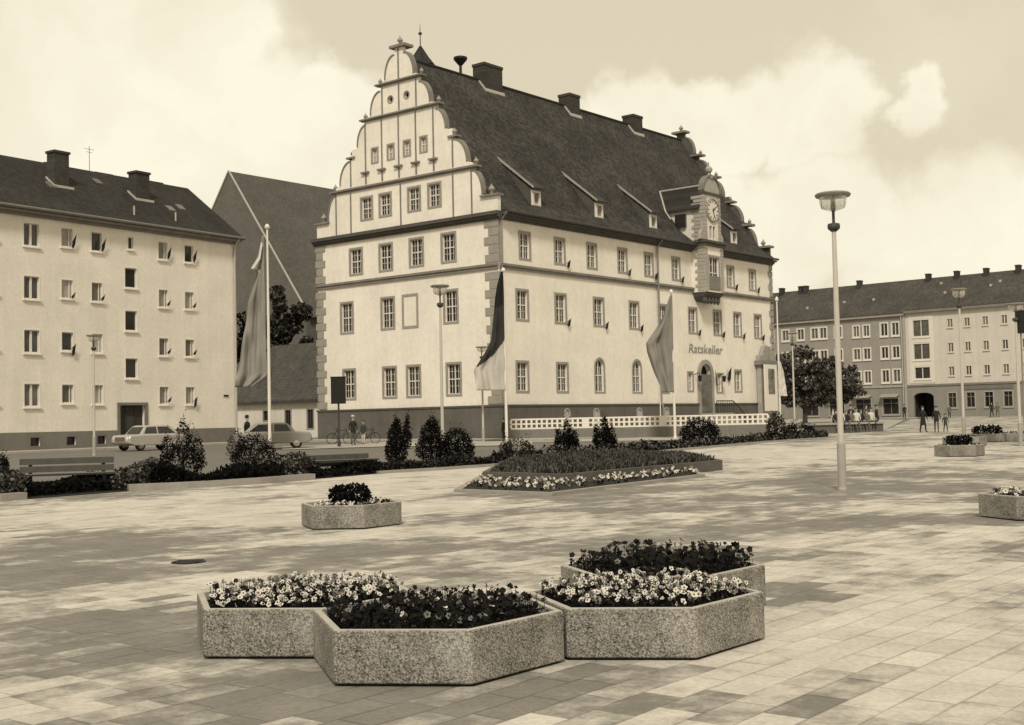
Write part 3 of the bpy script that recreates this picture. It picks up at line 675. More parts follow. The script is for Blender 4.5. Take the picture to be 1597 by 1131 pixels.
ck.build('clock_hands', blackm, clock)
for xo in (-.25, .27):
    g = MB(); g.box(um+xo-.17, um+xo+.17, UY+.15, UY+.17, 14.95, 15.9); g.build('bay_window', glass, bay)
# big window of the bay
window(bay, 24.6, 11.05, 1.5, 2.45, 'hall_tall', (24.6, BY, 11.05))
b = MB(); b.box(23.82, 25.38, BY-.07, BY-.04, 10.98, 12.0)
for k in range(5): b.box(23.86+k*.37, 23.9+k*.37, BY-.1, BY-.07, 11.0, 12.0)
b.build('bay_parapet', belt_m, bay)
b = MB()
b.prism([(BX0+.1, -.05), (BX1-.1, -.05), (BX1-.1, BY+.25), (BX0+.1, BY+.25)], 10.42, 10.76, [(BX0-.02, -.02), (BX1+.02, -.02), (BX1+.02, BY-.05), (BX0-.02, BY-.05)])
b.prism([(BX0+.5, -.05), (BX1-.5, -.05), (BX1-.5, BY+.7), (BX0+.5, BY+.7)], 10.05, 10.42, [(BX0+.1, -.05), (BX1-.1, -.05), (BX1-.1, BY+.3), (BX0+.1, BY+.3)])
for k in range(5):
    x = BX0+.35+k*.5; b.lathe([(.05, -.25), (.2, 0), (.18, .3)], (x, BY+.35, 10.1), 8)
b.build('corbel', cornice_m, bay)
# portal
b = MB(); slab(b, arch(23.6, 1.2, 25.9, 5.6, 14), [grow(arch(23.95, 1.2, 25.55, 5.25, 14), .002)], -.16, -.001); portal = b.build('portal', stone, hall)
b = MB(); b.add([(p[0], .35, p[1]) for p in arch(23.95, 1.4, 25.55, 5.25)], [tuple(range(11))]); dr = b.build('door', blackm, portal)
b = MB()
for k in range(4): b.box(24.0+k*.39, 24.34+k*.39, .3, .345, 1.5, 3.6)
b.box(23.95, 25.55, .27, .34, 3.62, 3.75); b.build('door_panels', cl_brown, dr)
# stair from the portal, going down to the right
b = MB()
b.box(23.6, 26.2, -1.7, -.17, -.3, 1.42)
for k in range(8): b.box(26.2+k*.3, 26.5+k*.3, -1.7, -.17, -.3, 1.42-.17*(k+1))
b.build('entrance_stair', stone, portal)
b = MB()
b.tube([(23.7, -1.62, 1.42), (23.7, -1.62, 2.35), (26.2, -1.62, 2.35), (28.6, -1.62, 1.0), (28.6, -1.62, .1)], .04, 6)
for k in range(9): b.tube([(23.95+k*.28, -1.62, 1.4), (23.95+k*.28, -1.62, 2.35)], .02, 5)
for k in range(8): b.tube([(26.35+k*.3, -1.62, 1.25-.17*k), (26.35+k*.3, -1.62, 2.25-.17*k)], .02, 5)
b.build('stair_railing', blackm, portal)
# wall lamp brackets either side of the portal
for u in (23.1, 26.8):
    b = MB(); b.tube([(u, -.05, 4.4), (u, -.5, 4.55), (u, -.55, 4.3)], .03, 6); b.lathe([(.05, .35), (.16, .3), (.12, -.1), (.03, -.15)], (u, -.55, 4.0), 8); b.build('wall_lantern', blackm, hall)
# corner portal with volutes and urn
b = MB()
PX0, PX1 = 33.0, 35.9
b.box(PX0, PX0+.45, -.5, -.112, 0, 5.35); b.box(PX1-.45, PX1, -.5, -.112, 0, 5.35); b.box(PX0+.45, PX1-.45, -.22, -.112, 0, 5.35)
cport = b.build('corner_portal', stone_l, hall)
b = MB(); b.box(PX0-.25, PX1+.2, -.72, -.002, 5.35, 5.7); b.box(PX0-.12, PX1+.1, -.6, -.002, 5.2, 5.35); b.build('entablature', belt_m, cport)
b = MB(); pm = (PX0+PX1)/2
for s_ in (-1, 1):
    b.prism_xz([(pm+s_*x, z) for x, z in ((1.45, 5.7), (1.35, 6.15), (.95, 6.1), (.75, 6.5), (.5, 6.95), (.3, 6.9), (.35, 5.7))][::-s_], -.4, -.05)
b.prism_xz([(pm-.6, 5.72), (pm+.6, 5.72), (pm+.55, 6.7), (pm, 7.05), (pm-.55, 6.7)], -.3, -.04)
b.build('volute_crest', stone, cport)
nb = empty('notice_board', H(33.75, -.95), HRZ, 'tall white notice board with grey picture panel in front of the corner portal', 'notice board')
nb.location.z = gz(nb.location.x, nb.location.y)
MB().box(-1.05, 1.05, -.06, .06, 1.35, 5.2).build('board', whitew, nb)
MB().box(-.5, .6, -.075, -.062, 2.75, 4.85).build('picture_panel', mat('printed_panel', .17, var=.7, scale=1.6, var2=.4, scale2=5), nb)
for x in (-1.0, .94): MB().box(x, x+.06, -.05, .05, -.05, 1.348).build('leg', greymetal, nb)
# lettering over the portal
def text(body, size, parent, loc, rot, m, name='lettering', ext=.02, sx=1):
    c = bpy.data.curves.new(name, 'FONT'); c.body = body; c.size = size; c.extrude = ext; c.align_x = 'CENTER'; c.resolution_u = 2; c.shear = .15
    o = bpy.data.objects.new(name, c); col_.objects.link(o); dg = bpy.context.evaluated_depsgraph_get()
    me = bpy.data.meshes.new_from_object(o.evaluated_get(dg)); bpy.data.objects.remove(o)
    me.materials.append(m); n = bpy.data.objects.new(name, me); col_.objects.link(n); n.parent = parent; n.location = loc; n.rotation_euler = rot; n.scale = (sx, 1, 1); return n
text('Ratskeller', 1.0, hall, (24.95, -.03, 6.1), (math.pi/2, 0, 0), stone, sx=1.28)
# ------------------------------------------------------------ cream apartment house, left
LZ = R(90-34.5)
LH0 = G(365, 691)
lh = empty('apartment_house', LH0, LZ, 'four-storey cream apartment house with grey plinth and dark tiled roof at the left', 'house', None)
LX0, LX1, LD = -26.0, .35, 10.4
cols = [(-15.8, 1.02, 1.32, 'house_wide', 0), (-13.35, .8, 1.1, 'house', .2), (-11.2, .78, 1.15, 'house', .15), (-6.03, .74, 1.12, 'house', .12), (-3.85, .74, 1.12, 'house', .12),
        (-18.4, .8, 1.12, 'house', .15), (-20.6, .8, 1.12, 'house', .15), (-23.0, 1.02, 1.32, 'house_wide', 0)]
lev = [2.58, 5.75, 8.93, 12.07]
hs = []; ws = []
dark_set = {(1, 2), (3, 4), (1, 1), (2, 0), (0, 3)}
for r_, z in enumerate(lev):
    for ci, (c, w_, h_, k, dz) in enumerate(cols):
        kk = 'house_dark' if (r_, ci) in {(3, 4), (1, 1), (3, 2), (0, 0)} and k != 'house_wide' else k
        hs.append(rect(c-w_/2, z+dz, c+w_/2, z+dz+h_)); ws.append((c, z+dz, w_, h_, kk))
for z in (4.35, 7.38, 10.12): hs.append(rect(-8.62-.46, z, -8.62+.46, z+1.25)); ws.append((-8.62, z, .92, 1.25, 'house_stair'))
hs.append(rect(-8.62-.2, 12.6, -8.62+.2, 13.35)); ws.append((-8.62, 12.6, .4, .75, 'house_stair'))
for c in (-15.6, -13.12, -10.92): hs.append(rect(c-.33, .24, c+.33, .74)); ws.append((c, .24, .66, .5, 'basement'))
dh = rect(-9.55, .12, -7.6, 2.62)
wl = MB(); slab(wl, rect(LX0, -.4, LX1, 14.0), [grow(h_) for h_ in hs]+[grow(dh)], 0, .4)
wl.box(LX1-.4, LX1, .4, LD, -.4, 14.0); wl.box(LX0, LX0+.4, .4, LD, -.4, 14.0); wl.box(LX0+.4, LX1-.4, LD-.4, LD, -.4, 14)
wl.prism_yz([(.2, 14), (LD-.2, 14), (LD/2, 18.2)], LX1-.35, LX1-.01); wl.build('wall', plaster2, lh)
for c, z, w_, h_, k in ws: window(lh, c, z, w_, h_, k)
b = MB(); slab(b, rect(LX0-.03, -.4, -9.75, 1.06), [grow(rect(c-.33, .24, c+.33, .74), .06) for c in (-15.6, -13.12, -10.92)], -.04, -.002); b.box(-7.4, LX1+.04, -.04, -.002, -.4, 1.06); b.box(LX1+.002, LX1+.04, .001, LD, -.4, 1.06); b.build('plinth', plinth2_m, lh)
b = MB(); b.box(-9.75, -9.56, -.08, .06, -.3, 2.8); b.box(-7.59, -7.4, -.08, .06, -.3, 2.8); b.box(-9.56, -7.59, -.08, .06, 2.63, 2.8); df = b.build('door_frame', plinth2_m, lh)
b = MB(); b.box(-9.55, -7.6, .26, .3, .1, 2.62); b.build('door', darkw, lh)
b = MB(); b.box(-8.95, -8.9, .2, .255, .12, 2.6); b.box(-8.25, -8.2, .2, .255, .12, 2.6); b.box(-9.5, -7.65, .2, .255, 2.0, 2.06); b.box(-8.86, -8.3, .23, .257, 1.0, 1.95); b.build('door_frame_bars', cl_brown, df)
b = MB(); b.box(-9.9, -7.2, -.9, -.05, -.3, .1); b.build('door_step', kerbst, lh)
b = MB(); b.box(LX0-.1, LX1+.2, -.5, -.002, 13.95, 14.12); b.box(LX0-.1, LX1+.1, -.2, -.002, 13.78, 13.95); b.build('eaves', belt_m, lh)
b = MB(); b.tube([(LX0, -.62, 14.2), (LX1+.25, -.62, 14.2)], .1, 8); b.build('gutter', plinth2_m, lh)
b = MB(); b.tube([(LX1-.22, -.6, 14.1), (LX1-.22, -.12, 13.6), (LX1-.22, -.12, .1)], .07, 8); b.build('downpipe', flash, lh)
b = MB(); rz_ = 18.45
for s_ in (0, 1):
    f = (lambda y: y) if s_ == 0 else (lambda y: LD-y)
    b.add([(LX0-.2, f(-.6), 14.2), (LX1+.3, f(-.6), 14.2), (LX1+.3, LD/2, rz_), (LX0-.2, LD/2, rz_), (LX0-.2, f(-.6), 14.08), (LX1+.3, f(-.6), 14.08), (LX1+.3, LD/2, rz_-.14), (LX0-.2, LD/2, rz_-.14)],
          [(0, 1, 2, 3), (7, 6, 5, 4), (0, 4, 5, 1), (1, 5, 6, 2), (0, 3, 7, 4)] if s_ == 0 else [(3, 2, 1, 0), (4, 5, 6, 7), (1, 5, 4, 0), (2, 6, 5, 1)])
lroof = b.build('roof', roof2_m, lh)
sl = (rz_-14.2)/(LD/2+.6)
def zr(y): return 14.2+(y+.6)*sl if y < LD/2 else rz_-(y-LD/2)*sl
for (u, wd, y, y2, zt) in ((-11.95, 1.05, 2.4, 3.2, 18.7), (-5.65, 1.1, 2.4, 3.2, 18.35), (-9.8, 1.3, 6.2, 7.0, 18.75), (-5.9, 1.3, 6.2, 7.0, 18.7), (-1.4, 1.1, 6.2, 7.0, 18.75)):
    c = MB(); c.box(u-wd/2, u+wd/2, y, y2, 16, zt-.15); c.box(u-wd/2-.07, u+wd/2+.07, y-.07, y2+.07, zt-.15, zt); ch = c.build('chimney', brick_m, lroof)
    if y < 5:
        f = MB(); f.box(u-wd/2-.05, u+wd/2+.3, y-.1, y-.01, zr(y)-.1, zr(y)+.09)
        f.prism_yz([(y-.1, zr(y-.1)-.05), (y-.1, zr(y-.1)+.1), (y2, zr(y2)+.12), (y2, zr(y2)-.05)], u-wd/2-.11, u-wd/2-.005); f.build('flashing', flash, ch)
for u, y in ((-12.7, 2.2), (-8.2, 3.6), (-2.6, 2.0), (-3.8, 1.6)):
    c = MB(); c.prism_yz([(y, zr(y)-.02), (y, zr(y)+.08), (y+.5, zr(y+.5)+.08), (y+.5, zr(y+.5)-.02)], u-.28, u+.28); c.build('roof_light', glass2, lroof)
for u in (-8.0, -4.6):
    c = MB(); c.tube([(u, .4, 14.6), (u, .4, 15.5)], .06, 6); c.build('vent_pipe', flash, lroof)
c = MB(); c.tube([(-7.5, 5.6, 18), (-7.5, 5.6, 20.2)], .02, 5); c.tube([(-7.9, 5.6, 20.0), (-7.1, 5.6, 20.0)], .015, 4); c.tube([(-7.75, 5.6, 19.8), (-7.25, 5.6, 19.8)], .015, 4); c.build('aerial', darkmetal, lroof)
b = MB(); b.box(-.9, -.5, -.06, -.003, 3.2, 3.32); b.build('house_sign', blackm, lh)
# a second house joins its left end outside the picture

# ------------------------------------------------------------ low annex between the houses
AN = G(500, 682)
an = empty('low_house', AN, R(90+51), 'low white house with dark tiled roof between the apartment house and the town hall', 'house')
AXS = 1
# local X runs right-to-left in the picture, so mirror: build towards -X of a frame facing the camera
an.rotation_euler = (0, 0, R(90+51)+math.pi)
b = MB(); aw = [(-6.85, 1.5, .6, .8), (-3.98, .85, .7, 1.45), (-1.2, .75, .72, 1.55)]
slab(b, rect(-11.5, -.4, .9, 3.2), [grow(rect(c-w_/2, z, c+w_/2, z+h_)) for c, z, w_, h_ in aw], 0, .4); b.box(-11.5, -11.1, .4, 9, -.4, 3.2); b.box(.5, .9, .4, 9, -.4, 3.2)
b.build('wall', whitepl, an)
for c, z, w_, h_ in aw: window(an, c, z, w_, h_, 'annex')
b = MB()
b.add([(-11.9, -.5, 3.15), (1.2, -.5, 3.15), (1.2, 5.0, 8.3), (-11.9, 5.0, 8.3), (-11.9, -.5, 2.95), (1.2, -.5, 2.95), (1.2, 5, 8.1), (-11.9, 5, 8.1)], [(0, 1, 2, 3), (7, 6, 5, 4), (0, 4, 5, 1), (1, 5, 6, 2), (0, 3, 7, 4)])
b.add([(-11.9, 10.5, 3.15), (1.2, 10.5, 3.15), (1.2, 5.0, 8.3), (-11.9, 5.0, 8.3)], [(3, 2, 1, 0)])
b.build('roof', roof4_m, an)
# ------------------------------------------------------------ great hall building behind with brick gable
q = ray(420, 660); o_ = q*125; BG = Vector((o_.x, o_.y, gz(0, o_.y)))
bg_ = empty('barn_roofed_building', BG, R(90+50.8)+math.pi, 'tall grey gabled building with huge steep roof and pale verge behind the low house', 'building')
# frame: X to the right along the gable, Y into the depth; the ridge runs along Y
ax, az_ = -5.9, 27.3; hwB = 11.65; eave = 12.0; LB_ = 46
b = MB(); b.prism_xz([(ax-hwB, -.5), (ax+hwB, -.5), (ax+hwB, eave), (ax, az_-.1), (ax-hwB, eave)], 0, .6); b.box(ax+hwB-.6, ax+hwB, .6, LB_, -.5, eave); b.box(ax-hwB, ax-hwB+.6, .6, LB_, -.5, eave); b.build('gable_wall', brickg_m, bg_)
b = MB()
sb = (az_-eave)/hwB
for s_ in (-1, 1):
    xe = ax+s_*(hwB+.5); ze = eave-.5*sb
    b.add([(ax, .1, az_), (ax, LB_, az_), (xe, LB_, ze), (xe, .1, ze)], [(0, 1, 2, 3) if s_ < 0 else (3, 2, 1, 0)])
rb_ = b.build('roof', roof3_m, bg_); rb_.data.materials.clear()
MATS['roofYZ'] = brickmat('great_roof_tiles', .085, .115, .06, .25, .2, .012, swap='YZ', big=.15, bump=.4, bscale=.6); rb_.data.materials.append(MATS['roofYZ'])
b = MB()
for s_ in (-1, 1):
    b.tube([(ax, -.05, az_+.05), (ax+s_*(hwB+.5), -.05, eave-.5*sb+.05)], .10, 4)
b.build('verge', flash, bg_)
b = MB()
for x in (3.6, 5.0):
    for z in (7.2, 10.0): b.box(ax+hwB-.02, ax+hwB+.05, x, x+1.1, z, z+1.4)
for x in (-1.0, -3.2): b.box(x, x+1.0, -.04, .01, 6.5, 8.2)
b.build('gable_windows', glass, bg_)

# ------------------------------------------------------------ the long row on the right, two houses
RB0 = G(1417, 652); RZ = R(90+47.5)+math.pi
# frame: X to the right, Y into the depth.  u measured from the joint, positive = left, so x = -u
def rowhouse(name, label, x0, x1, wallm, ez, rz2):
    e = empty(name, RB0, RZ, label, 'house', 'houses in the row across the square'); return e
rowL = rowhouse('row_house', 'dark rendered house with pale eaves band in the row behind the tree', -22, 0, plaster_dark, 12.6, 17.1)
rowR = rowhouse('row_house', 'light rendered house with white-framed stair window bay and arched gateway across the square', 0, 26, plaster_mid, 12.9, 17.1)
wl_ = []
for c in (-1.3, -2.75): wl_ += [(c, 10.1, .85, 1.5), (c, 7.35, .85, 1.35), (c, 4.42, .85, 1.45)]
for c in (-5.1, -6.45): wl_ += [(c, 10.2, .75, 1.3), (c, 7.35, .85, 1.3), (c, 4.42, .8, 1.4)]
for c in (-8.9, -11.0, -12.2, -14.2, -16.4, -18.6, -20.8): wl_ += [(c, 10.3, .9, 1.3), (c, 7.4, .9, 1.3), (c, 4.45, .9, 1.4)]
shop = [(-2.2, .5, 2.0, 1.9), (-5.8, .5, 2.0, 1.9), (-9.4, .5, 2.0, 1.9), (-13.0, .5, 2.0, 1.9)]
b = MB(); slab(b, rect(-24, 3.98, -.3, 12.4), [grow(rect(c-w_/2, z, c+w_/2, z+h_)) for c, z, w_, h_ in wl_], 0, .4); b.build('wall', plaster_dark, rowL)
b = MB(); slab(b, rect(-24, -.5, -.3, 3.75), [grow(rect(c-w_/2, z, c+w_/2, z+h_)) for c, z, w_, h_ in shop], -.02, .4); b.build('ground_floor', groundfloor, rowL)
for c, z, w_, h_ in wl_: window(rowL, c, z, w_, h_, 'row_framed')
for c, z, w_, h_ in shop:
    window(rowL, c, z, w_, h_, 'shop')
    b = MB(); b.prism_yz([(-.02, 2.95), (-.9, 2.6), (-.9, 2.55), (-.02, 2.85)], c-1.15, c+1.15); b.build('awning', stone, rowL)
b = MB(); b.box(-24, -.3, -.12, .4, 3.75, 3.98); b.box(-24, -.02, -.35, .4, 12.4, 12.75); b.box(-.3, 0, -.15, .4, -.5, 12.4); b.build('cornice_bands', stone_l, rowL)
wr_ = []
for c in (5.55, 7.6, 9.75, 11.95, 14.2, 16.4, 18.6, 20.8, 23.0): wr_ += [(c, 10.6, .62, .98), (c, 7.7, .62, 1.05), (c, 4.9, .62, 1.05)]
shr = [(5.5, 1.15, .95, 1.7), (7.7, 1.15, .95, 1.7), (9.85, 1.15, .95, 1.7), (12.05, 1.15, .95, 1.7), (14.4, 1.15, .95, 1.7), (17, 1.15, .95, 1.7)]
bays = [(1.95, 9.75, 2.0, 1.95), (1.95, 7.0, 2.0, 1.85), (1.95, 4.68, 1.9, 1.35)]
b = MB(); slab(b, rect(0.001, 3.98, 26, 12.6), [grow(rect(c-w_/2, z, c+w_/2, z+h_)) for c, z, w_, h_ in wr_+bays], 0, .4); b.box(25.6, 26, .4, 10, -.5, 12.6); b.build('wall', plaster_mid, rowR)
gate = [(.72, -.4), (3.25, -.4), (3.25, 2.55), (2.9, 2.85), (2.4, 2.98), (1.5, 2.98), (1.05, 2.85), (.72, 2.55)]
b = MB(); slab(b, rect(.001, -.5, 26, 3.75), [grow(rect(c-w_/2, z, c+w_/2, z+h_)) for c, z, w_, h_ in shr]+[gate], -.02, .4); b.build('ground_floor', groundfloor, rowR)
b = MB(); b.box(.5, 3.5, 3.5, 3.6, -.5, 3.2); b.box(.5, .72, .4, 3.5, -.5, 3.2); b.box(3.25, 3.5, .4, 3.5, -.5, 3.2); b.box(.5, 3.5, .4, 3.5, 3.0, 3.2); b.build('gateway', darkw, rowR)
for c, z, w_, h_ in wr_: window(rowR, c, z, w_, h_, 'row')
for c, z, w_, h_ in bays:
    a = window(rowR, c, z, w_, h_, 'row_framed')
b = MB(); slab(b, rect(.4, 4.15, 3.5, 12.25), [grow(rect(c-w_/2, z, c+w_/2, z+h_), .16) for c, z, w_, h_ in bays], -.05, -.002); b.build('stair_bay_frame', whitepl, rowR)
for c, z, w_, h_ in shr: window(rowR, c, z, w_, h_, 'shop')
b = MB(); b.box(.001, 26, -.12, .4, 3.75, 3.98); b.box(.001, 26.2, -.45, .4, 12.6, 12.95); b.build('cornice_bands', belt_m, rowR)
b = MB(); b.box(6.9, 12.7, -.1, -.022, 3.2, 3.6); b.build('shop_fascia', plinth2_m, rowR)
for (hs_, x0, x1, ez, nm) in ((rowL, -24, 0, 12.75, 0), (rowR, .002, 26.4, 12.95, 1)):
    b = MB(); d = 5.2; zt = 17.2
    b.add([(x0, -.5, ez), (x1, -.5, ez), (x1, d, zt), (x0, d, zt)], [(0, 1, 2, 3)]); b.add([(x0, 2*d+.5, ez), (x1, 2*d+.5, ez), (x1, d, zt), (x0, d, zt)], [(3, 2, 1, 0)])
    b.add([(x0, -.5, ez), (x0, 2*d+.5, ez), (x0, d, zt)], [(2, 1, 0)]); b.add([(x1, -.5, ez), (x1, 2*d+.5, ez), (x1, d, zt)], [(0, 1, 2)])
    rr = b.build('roof', roof4_m, hs_)
    for x in ([-19.5, -16.6, -15.9, -8.2] if nm == 0 else [1.0, 4.6, 8.2, 12.0, 17]):
        c = MB(); c.box(x-.24, x+.24, 4.4, 5.2, 15.5, 17.65); c.box(x-.28, x+.28, 4.36, 5.24, 17.55, 17.7); c.build('chimney', brick_m, rr)
    for x, y in ([(-14, 1.5), (-9, 2.0), (-5, 2.0)] if nm == 0 else [(3, 3.8), (4.2, 2), (9.5, 2.6), (10.4, 3.2), (14, 2.2)]):
        z = ez+(y+.5)*(zt-ez)/(d+.5); c = MB(); c.box(x-.15, x+.15, y, y+.25, z-.1, z+.28); c.build('roof_vent', flash, rr)
b = MB(); b.tube([(-.45, -.2, 12.4), (-.45, -.2, 0)], .07, 6); b.build('downpipe', flash, rowL)
# ------------------------------------------------------------ roads, pavements and the planted strip
def off(pts, d):
    """points moved away from the viewer by d metres"""
    return [(x*(1+d/math.hypot(x, y)), y*(1+d/math.hypot(x, y))) for x, y in pts]
BEDPX = [(-420, 800), (0, 782), (205, 766), (485, 748), (600, 738), (790, 726), (960, 712), (1200, 690), (1290, 684)]
bedn = [G2(*k) for k in BEDPX]
bedd = [3.2, 3.4, 3.6, 4.0, 5, 9, 10, 9, 6]
bedf = [off([p], d)[0] for p, d in zip(bedn, bedd)]
def strip_sheet(name, near, far, dz, m):
    mb = MB(); n = len(near); mb.add([(p[0], p[1], gz(*p)+dz) for p in near]+[(p[0], p[1], gz(*p)+dz) for p in far], [(i, i+1, i+1+n, i+n) for i in range(n-1)])
    return tag(mb.build(name, m), kind='structure')
strip_sheet('planting_bed', off(bedn, .05), bedf, .012, soil)
# pavements along the buildings
def wall_strip(name, org, rz, x0, x1, y0, y1, m, dz):
    M_ = Matrix.Rotation(rz, 3, 'Z'); p = [org+M_ @ Vector(v) for v in ((x0, y0, 0), (x1, y0, 0), (x1, y1, 0), (x0, y1, 0))]
    mb = MB(); z1 = .10
    top = [(q.x, q.y, gz(q.x, q.y)+z1+dz) for q in p]; bot = [(q.x, q.y, gz(q.x, q.y)-.05) for q in p]
    mb.add(bot+top, [(4, 5, 6, 7), (0, 1, 5, 4), (1, 2, 6, 5), (2, 3, 7, 6), (3, 0, 4, 7)]); return tag(mb.build(name, m), kind='structure')
wall_strip('pavement', LH0, LZ, -26, 2.5, -2.6, 0, pavem, 0)
wall_strip('pavement', ORI, HRZ, -3.0, -.2, -3, HALL_W+3, pavem, .004)
wall_strip('pavement', ORI, HRZ, -3.0, HALL_L+6, -5.6, -.2, pavem, 0)
wall_strip('pavement', RB0, RZ, -24, 40, -4.0, -.1, pavem, 0)
# bright strip of pavement between road and bed, in front of the hall
s0 = [G2(440, 702), G2(600, 697), G2(760, 696), G2(830, 694)]; s1 = [G2(440, 697), G2(600, 690), G2(760, 688), G2(830, 686)]
strip_sheet('pavement', s0, s1, .02, pavem)
# forecourt in front of the hall, reaching to the row
fcp = [G2(800, 690), G2(1290, 683), G2(1300, 676), G2(1376, 673), G2(1410, 655), G2(1230, 652), G2(1010, 668)]
mb = MB(); mb.add([(p[0], p[1], gz(*p)+.003) for p in fcp], [tuple(range(len(fcp)))]); tag(mb.build('forecourt', pavem), kind='structure')
# kerbs
def kerb(pxs, label, h=.12, w_=.16):
    pts = [G(*p) for p in pxs]; mb = MB(); rs = []
    for i, p in enumerate(pts):
        d = (pts[min(i+1, len(pts)-1)]-pts[max(0, i-1)]).normalized(); n = Vector((-d.y, d.x, 0)).normalized()*w_/2
        rs.append([p-n+Vector((0, 0, -.05)), p+n+Vector((0, 0, -.05)), p+n+Vector((0, 0, h)), p-n+Vector((0, 0, h))])
    mb.rings(rs); return tag(mb.build('kerb', kerbst), label, 'kerb')
kerb([(-300, 796), (0, 782), (36, 779)], 'short length of pale kerb at the far left before the first bench', .16, .28)
kerb([(200, 766), (290, 762), (400, 755), (486, 748)], 'long pale kerb between the two dark benches', .16, .28)
kerb([(590, 739), (690, 733), (790, 726), (960, 712), (1200, 690), (1290, 684)], 'low kerb edging the planted strip in front of the town hall', .08, .2)

# ------------------------------------------------------------ plants
def leaves(mb, pts, size, mats_n=3, up=0., narrow=.5, weights=None):
    for p in pts:
        a = Vector((random.gauss(0, 1), random.gauss(0, 1), random.gauss(0, 1)+up)).normalized()
        b = a.orthogonal().normalized(); b.rotate(Matrix.Rotation(random.uniform(0, 6.28), 3, a))
        s = size*random.uniform(.6, 1.4); p = Vector(p)
        a = a*s; b = b*s*narrow
        mb.mi = random.choices(range(mats_n), weights)[0] if weights else random.randrange(mats_n)
        mb.add([p-b*.6, p+a*.5-b, p+a*1.2, p+a*.5+b], [(0, 1, 2, 3)])
    mb.mi = 0
def lobe_pts(lobes, n):
    vol = [l[3]*l[4]+l[4]*l[5]+l[3]*l[5] for l in lobes]; out = []
    for _ in range(n):
        l = random.choices(lobes, vol)[0]
        d = Vector((random.gauss(0, 1), random.gauss(0, 1), random.gauss(0, 1))).normalized()*random.uniform(.55, 1.05)**.6
        out.append((l[0]+d.x*l[3], l[1]+d.y*l[4], max(.02, l[2]+d.z*l[5])))
    return out
DARK = [leafA, leafA, leafB]; MIXL = [leafA, leafB, leafC]
def shrub(loc, lobes, n, size, label, mats=DARK, up=.4, narrow=.35, group='evergreen shrubs in the planted strip', spikes=0, cat='shrub', name='shrub', weights=None):
    e = empty(name, loc, 0, label, cat, group); mb = MB(); leaves(mb, lobe_pts(lobes, n), size, 3, up, narrow, weights)
    for _ in range(spikes):
        l = random.choice(lobes); a = random.uniform(0, 6.28); r = random.uniform(.2, .9)
        x, y, z = l[0]+math.cos(a)*l[3]*r, l[1]+math.sin(a)*l[4]*r, l[2]+l[5]*math.sqrt(1-r*r)
        d = Vector((math.cos(a)*.35*r, math.sin(a)*.35*r, 1)).normalized()
        pts = [Vector((x, y, z))+d*(k*.05)+Vector([random.gauss(0, .02) for _ in range(3)]) for k in range(-3, int(random.uniform(3, 8)))]
        leaves(mb, pts, size*.8, 3, 1.2, narrow)
    mb.build('foliage', mats, e)
    st = MB(); st.tube([(0, 0, -.05), (.02, 0, .3), (0, .02, max(l[2] for l in lobes))], [.05, .04, .015], 6); st.build('stem', bark, e); return e
def pxshrub(x0, x1, ytop, ybase, label, style='round', dens=1., **k):
    p = G((x0+x1)/2, ybase); s = FPX/(p.y); w_ = (x1-x0)/s; h = (ybase-ytop)/s
    if style == 'round': L_ = [(0, 0, h*.45, w_*.42, w_*.4, h*.48), (-w_*.22, 0, h*.33, w_*.26, w_*.3, h*.33), (w_*.22, .1, h*.36, w_*.27, w_*.3, h*.36)]
    elif style == 'column': L_ = [(0, 0, h*.3, w_*.42, w_*.42, h*.3), (0, 0, h*.55, w_*.3, w_*.3, h*.35), (w_*.05, 0, h*.8, w_*.15, w_*.15, h*.2)]
    elif style == 'spiky': L_ = [(0, 0, h*.28, w_*.45, w_*.4, h*.28), (w_*.02, 0, h*.6, w_*.14, w_*.14, h*.4), (-w_*.28, 0, h*.45, w_*.12, w_*.14, h*.3), (w_*.28, .05, h*.42, w_*.12, w_*.12, h*.3), (w_*.12, .1, h*.5, w_*.1, w_*.1, h*.28)]
    else: L_ = [(0, 0, h*.4, w_*.45, w_*.35, h*.4), (-w_*.3, 0, h*.35, w_*.2, w_*.25, h*.4), (w_*.3, 0, h*.3, w_*.2, w_*.25, h*.35)]
    sz = max(.05, 2.6/s)
    n = int(dens*900*max(1, (w_*h)/1.2)*(.09/sz)**1.2)
    return shrub(p, L_, min(n, 4200), sz, label, spikes=k.pop('spikes', 18), **k)
random.seed(11)
pxshrub(243, 326, 655, 748, 'dark spiky juniper with several pointed tips in front of the parked pale car', 'spiky', dens=2.4, weights=[6, 2, 1], spikes=40)
pxshrub(358, 434, 672, 745, 'broad dark juniper bush in front of the tall flagpole with the long red flag', 'round', dens=2.2)
pxshrub(597, 639, 652, 726, 'narrow dark columnar conifer, left one of the group before the gable', 'column', dens=2)
pxshrub(626, 644, 650, 700, 'second narrow dark conifer just behind the columnar one', 'column', dens=.8)
pxshrub(643, 702, 650, 722, 'pointed dark conifer widening to the ground at the foot of the slim lamp', 'column', dens=2.6)
pxshrub(684, 741, 664, 721, 'rounded dark bush right of the pointed conifer', 'round', dens=2.4)
pxshrub(778, 836, 676, 722, 'loose pale-flecked sprawling bush at the foot of the black, red and gold flag', 'low', mats=MIXL)
pxshrub(862, 906, 656, 708, 'upright dark shrub in front of the left part of the white lattice fence', 'spiky', dens=1.8)
pxshrub(922, 964, 650, 704, 'loose dark shrub with open top before the middle of the lattice fence', 'spiky', dens=1.8)
pxshrub(1058, 1126, 648, 694, 'wide dark bush covering the lattice fence below the portal', 'round', dens=1.3)
pxshrub(1194, 1228, 640, 688, 'dark mottled shrub at the right end of the lattice fence', 'round', mats=MIXL)
pxshrub(1222, 1272, 656, 683, 'low dark bush beside the stone sitting wall', 'low', dens=1.2)
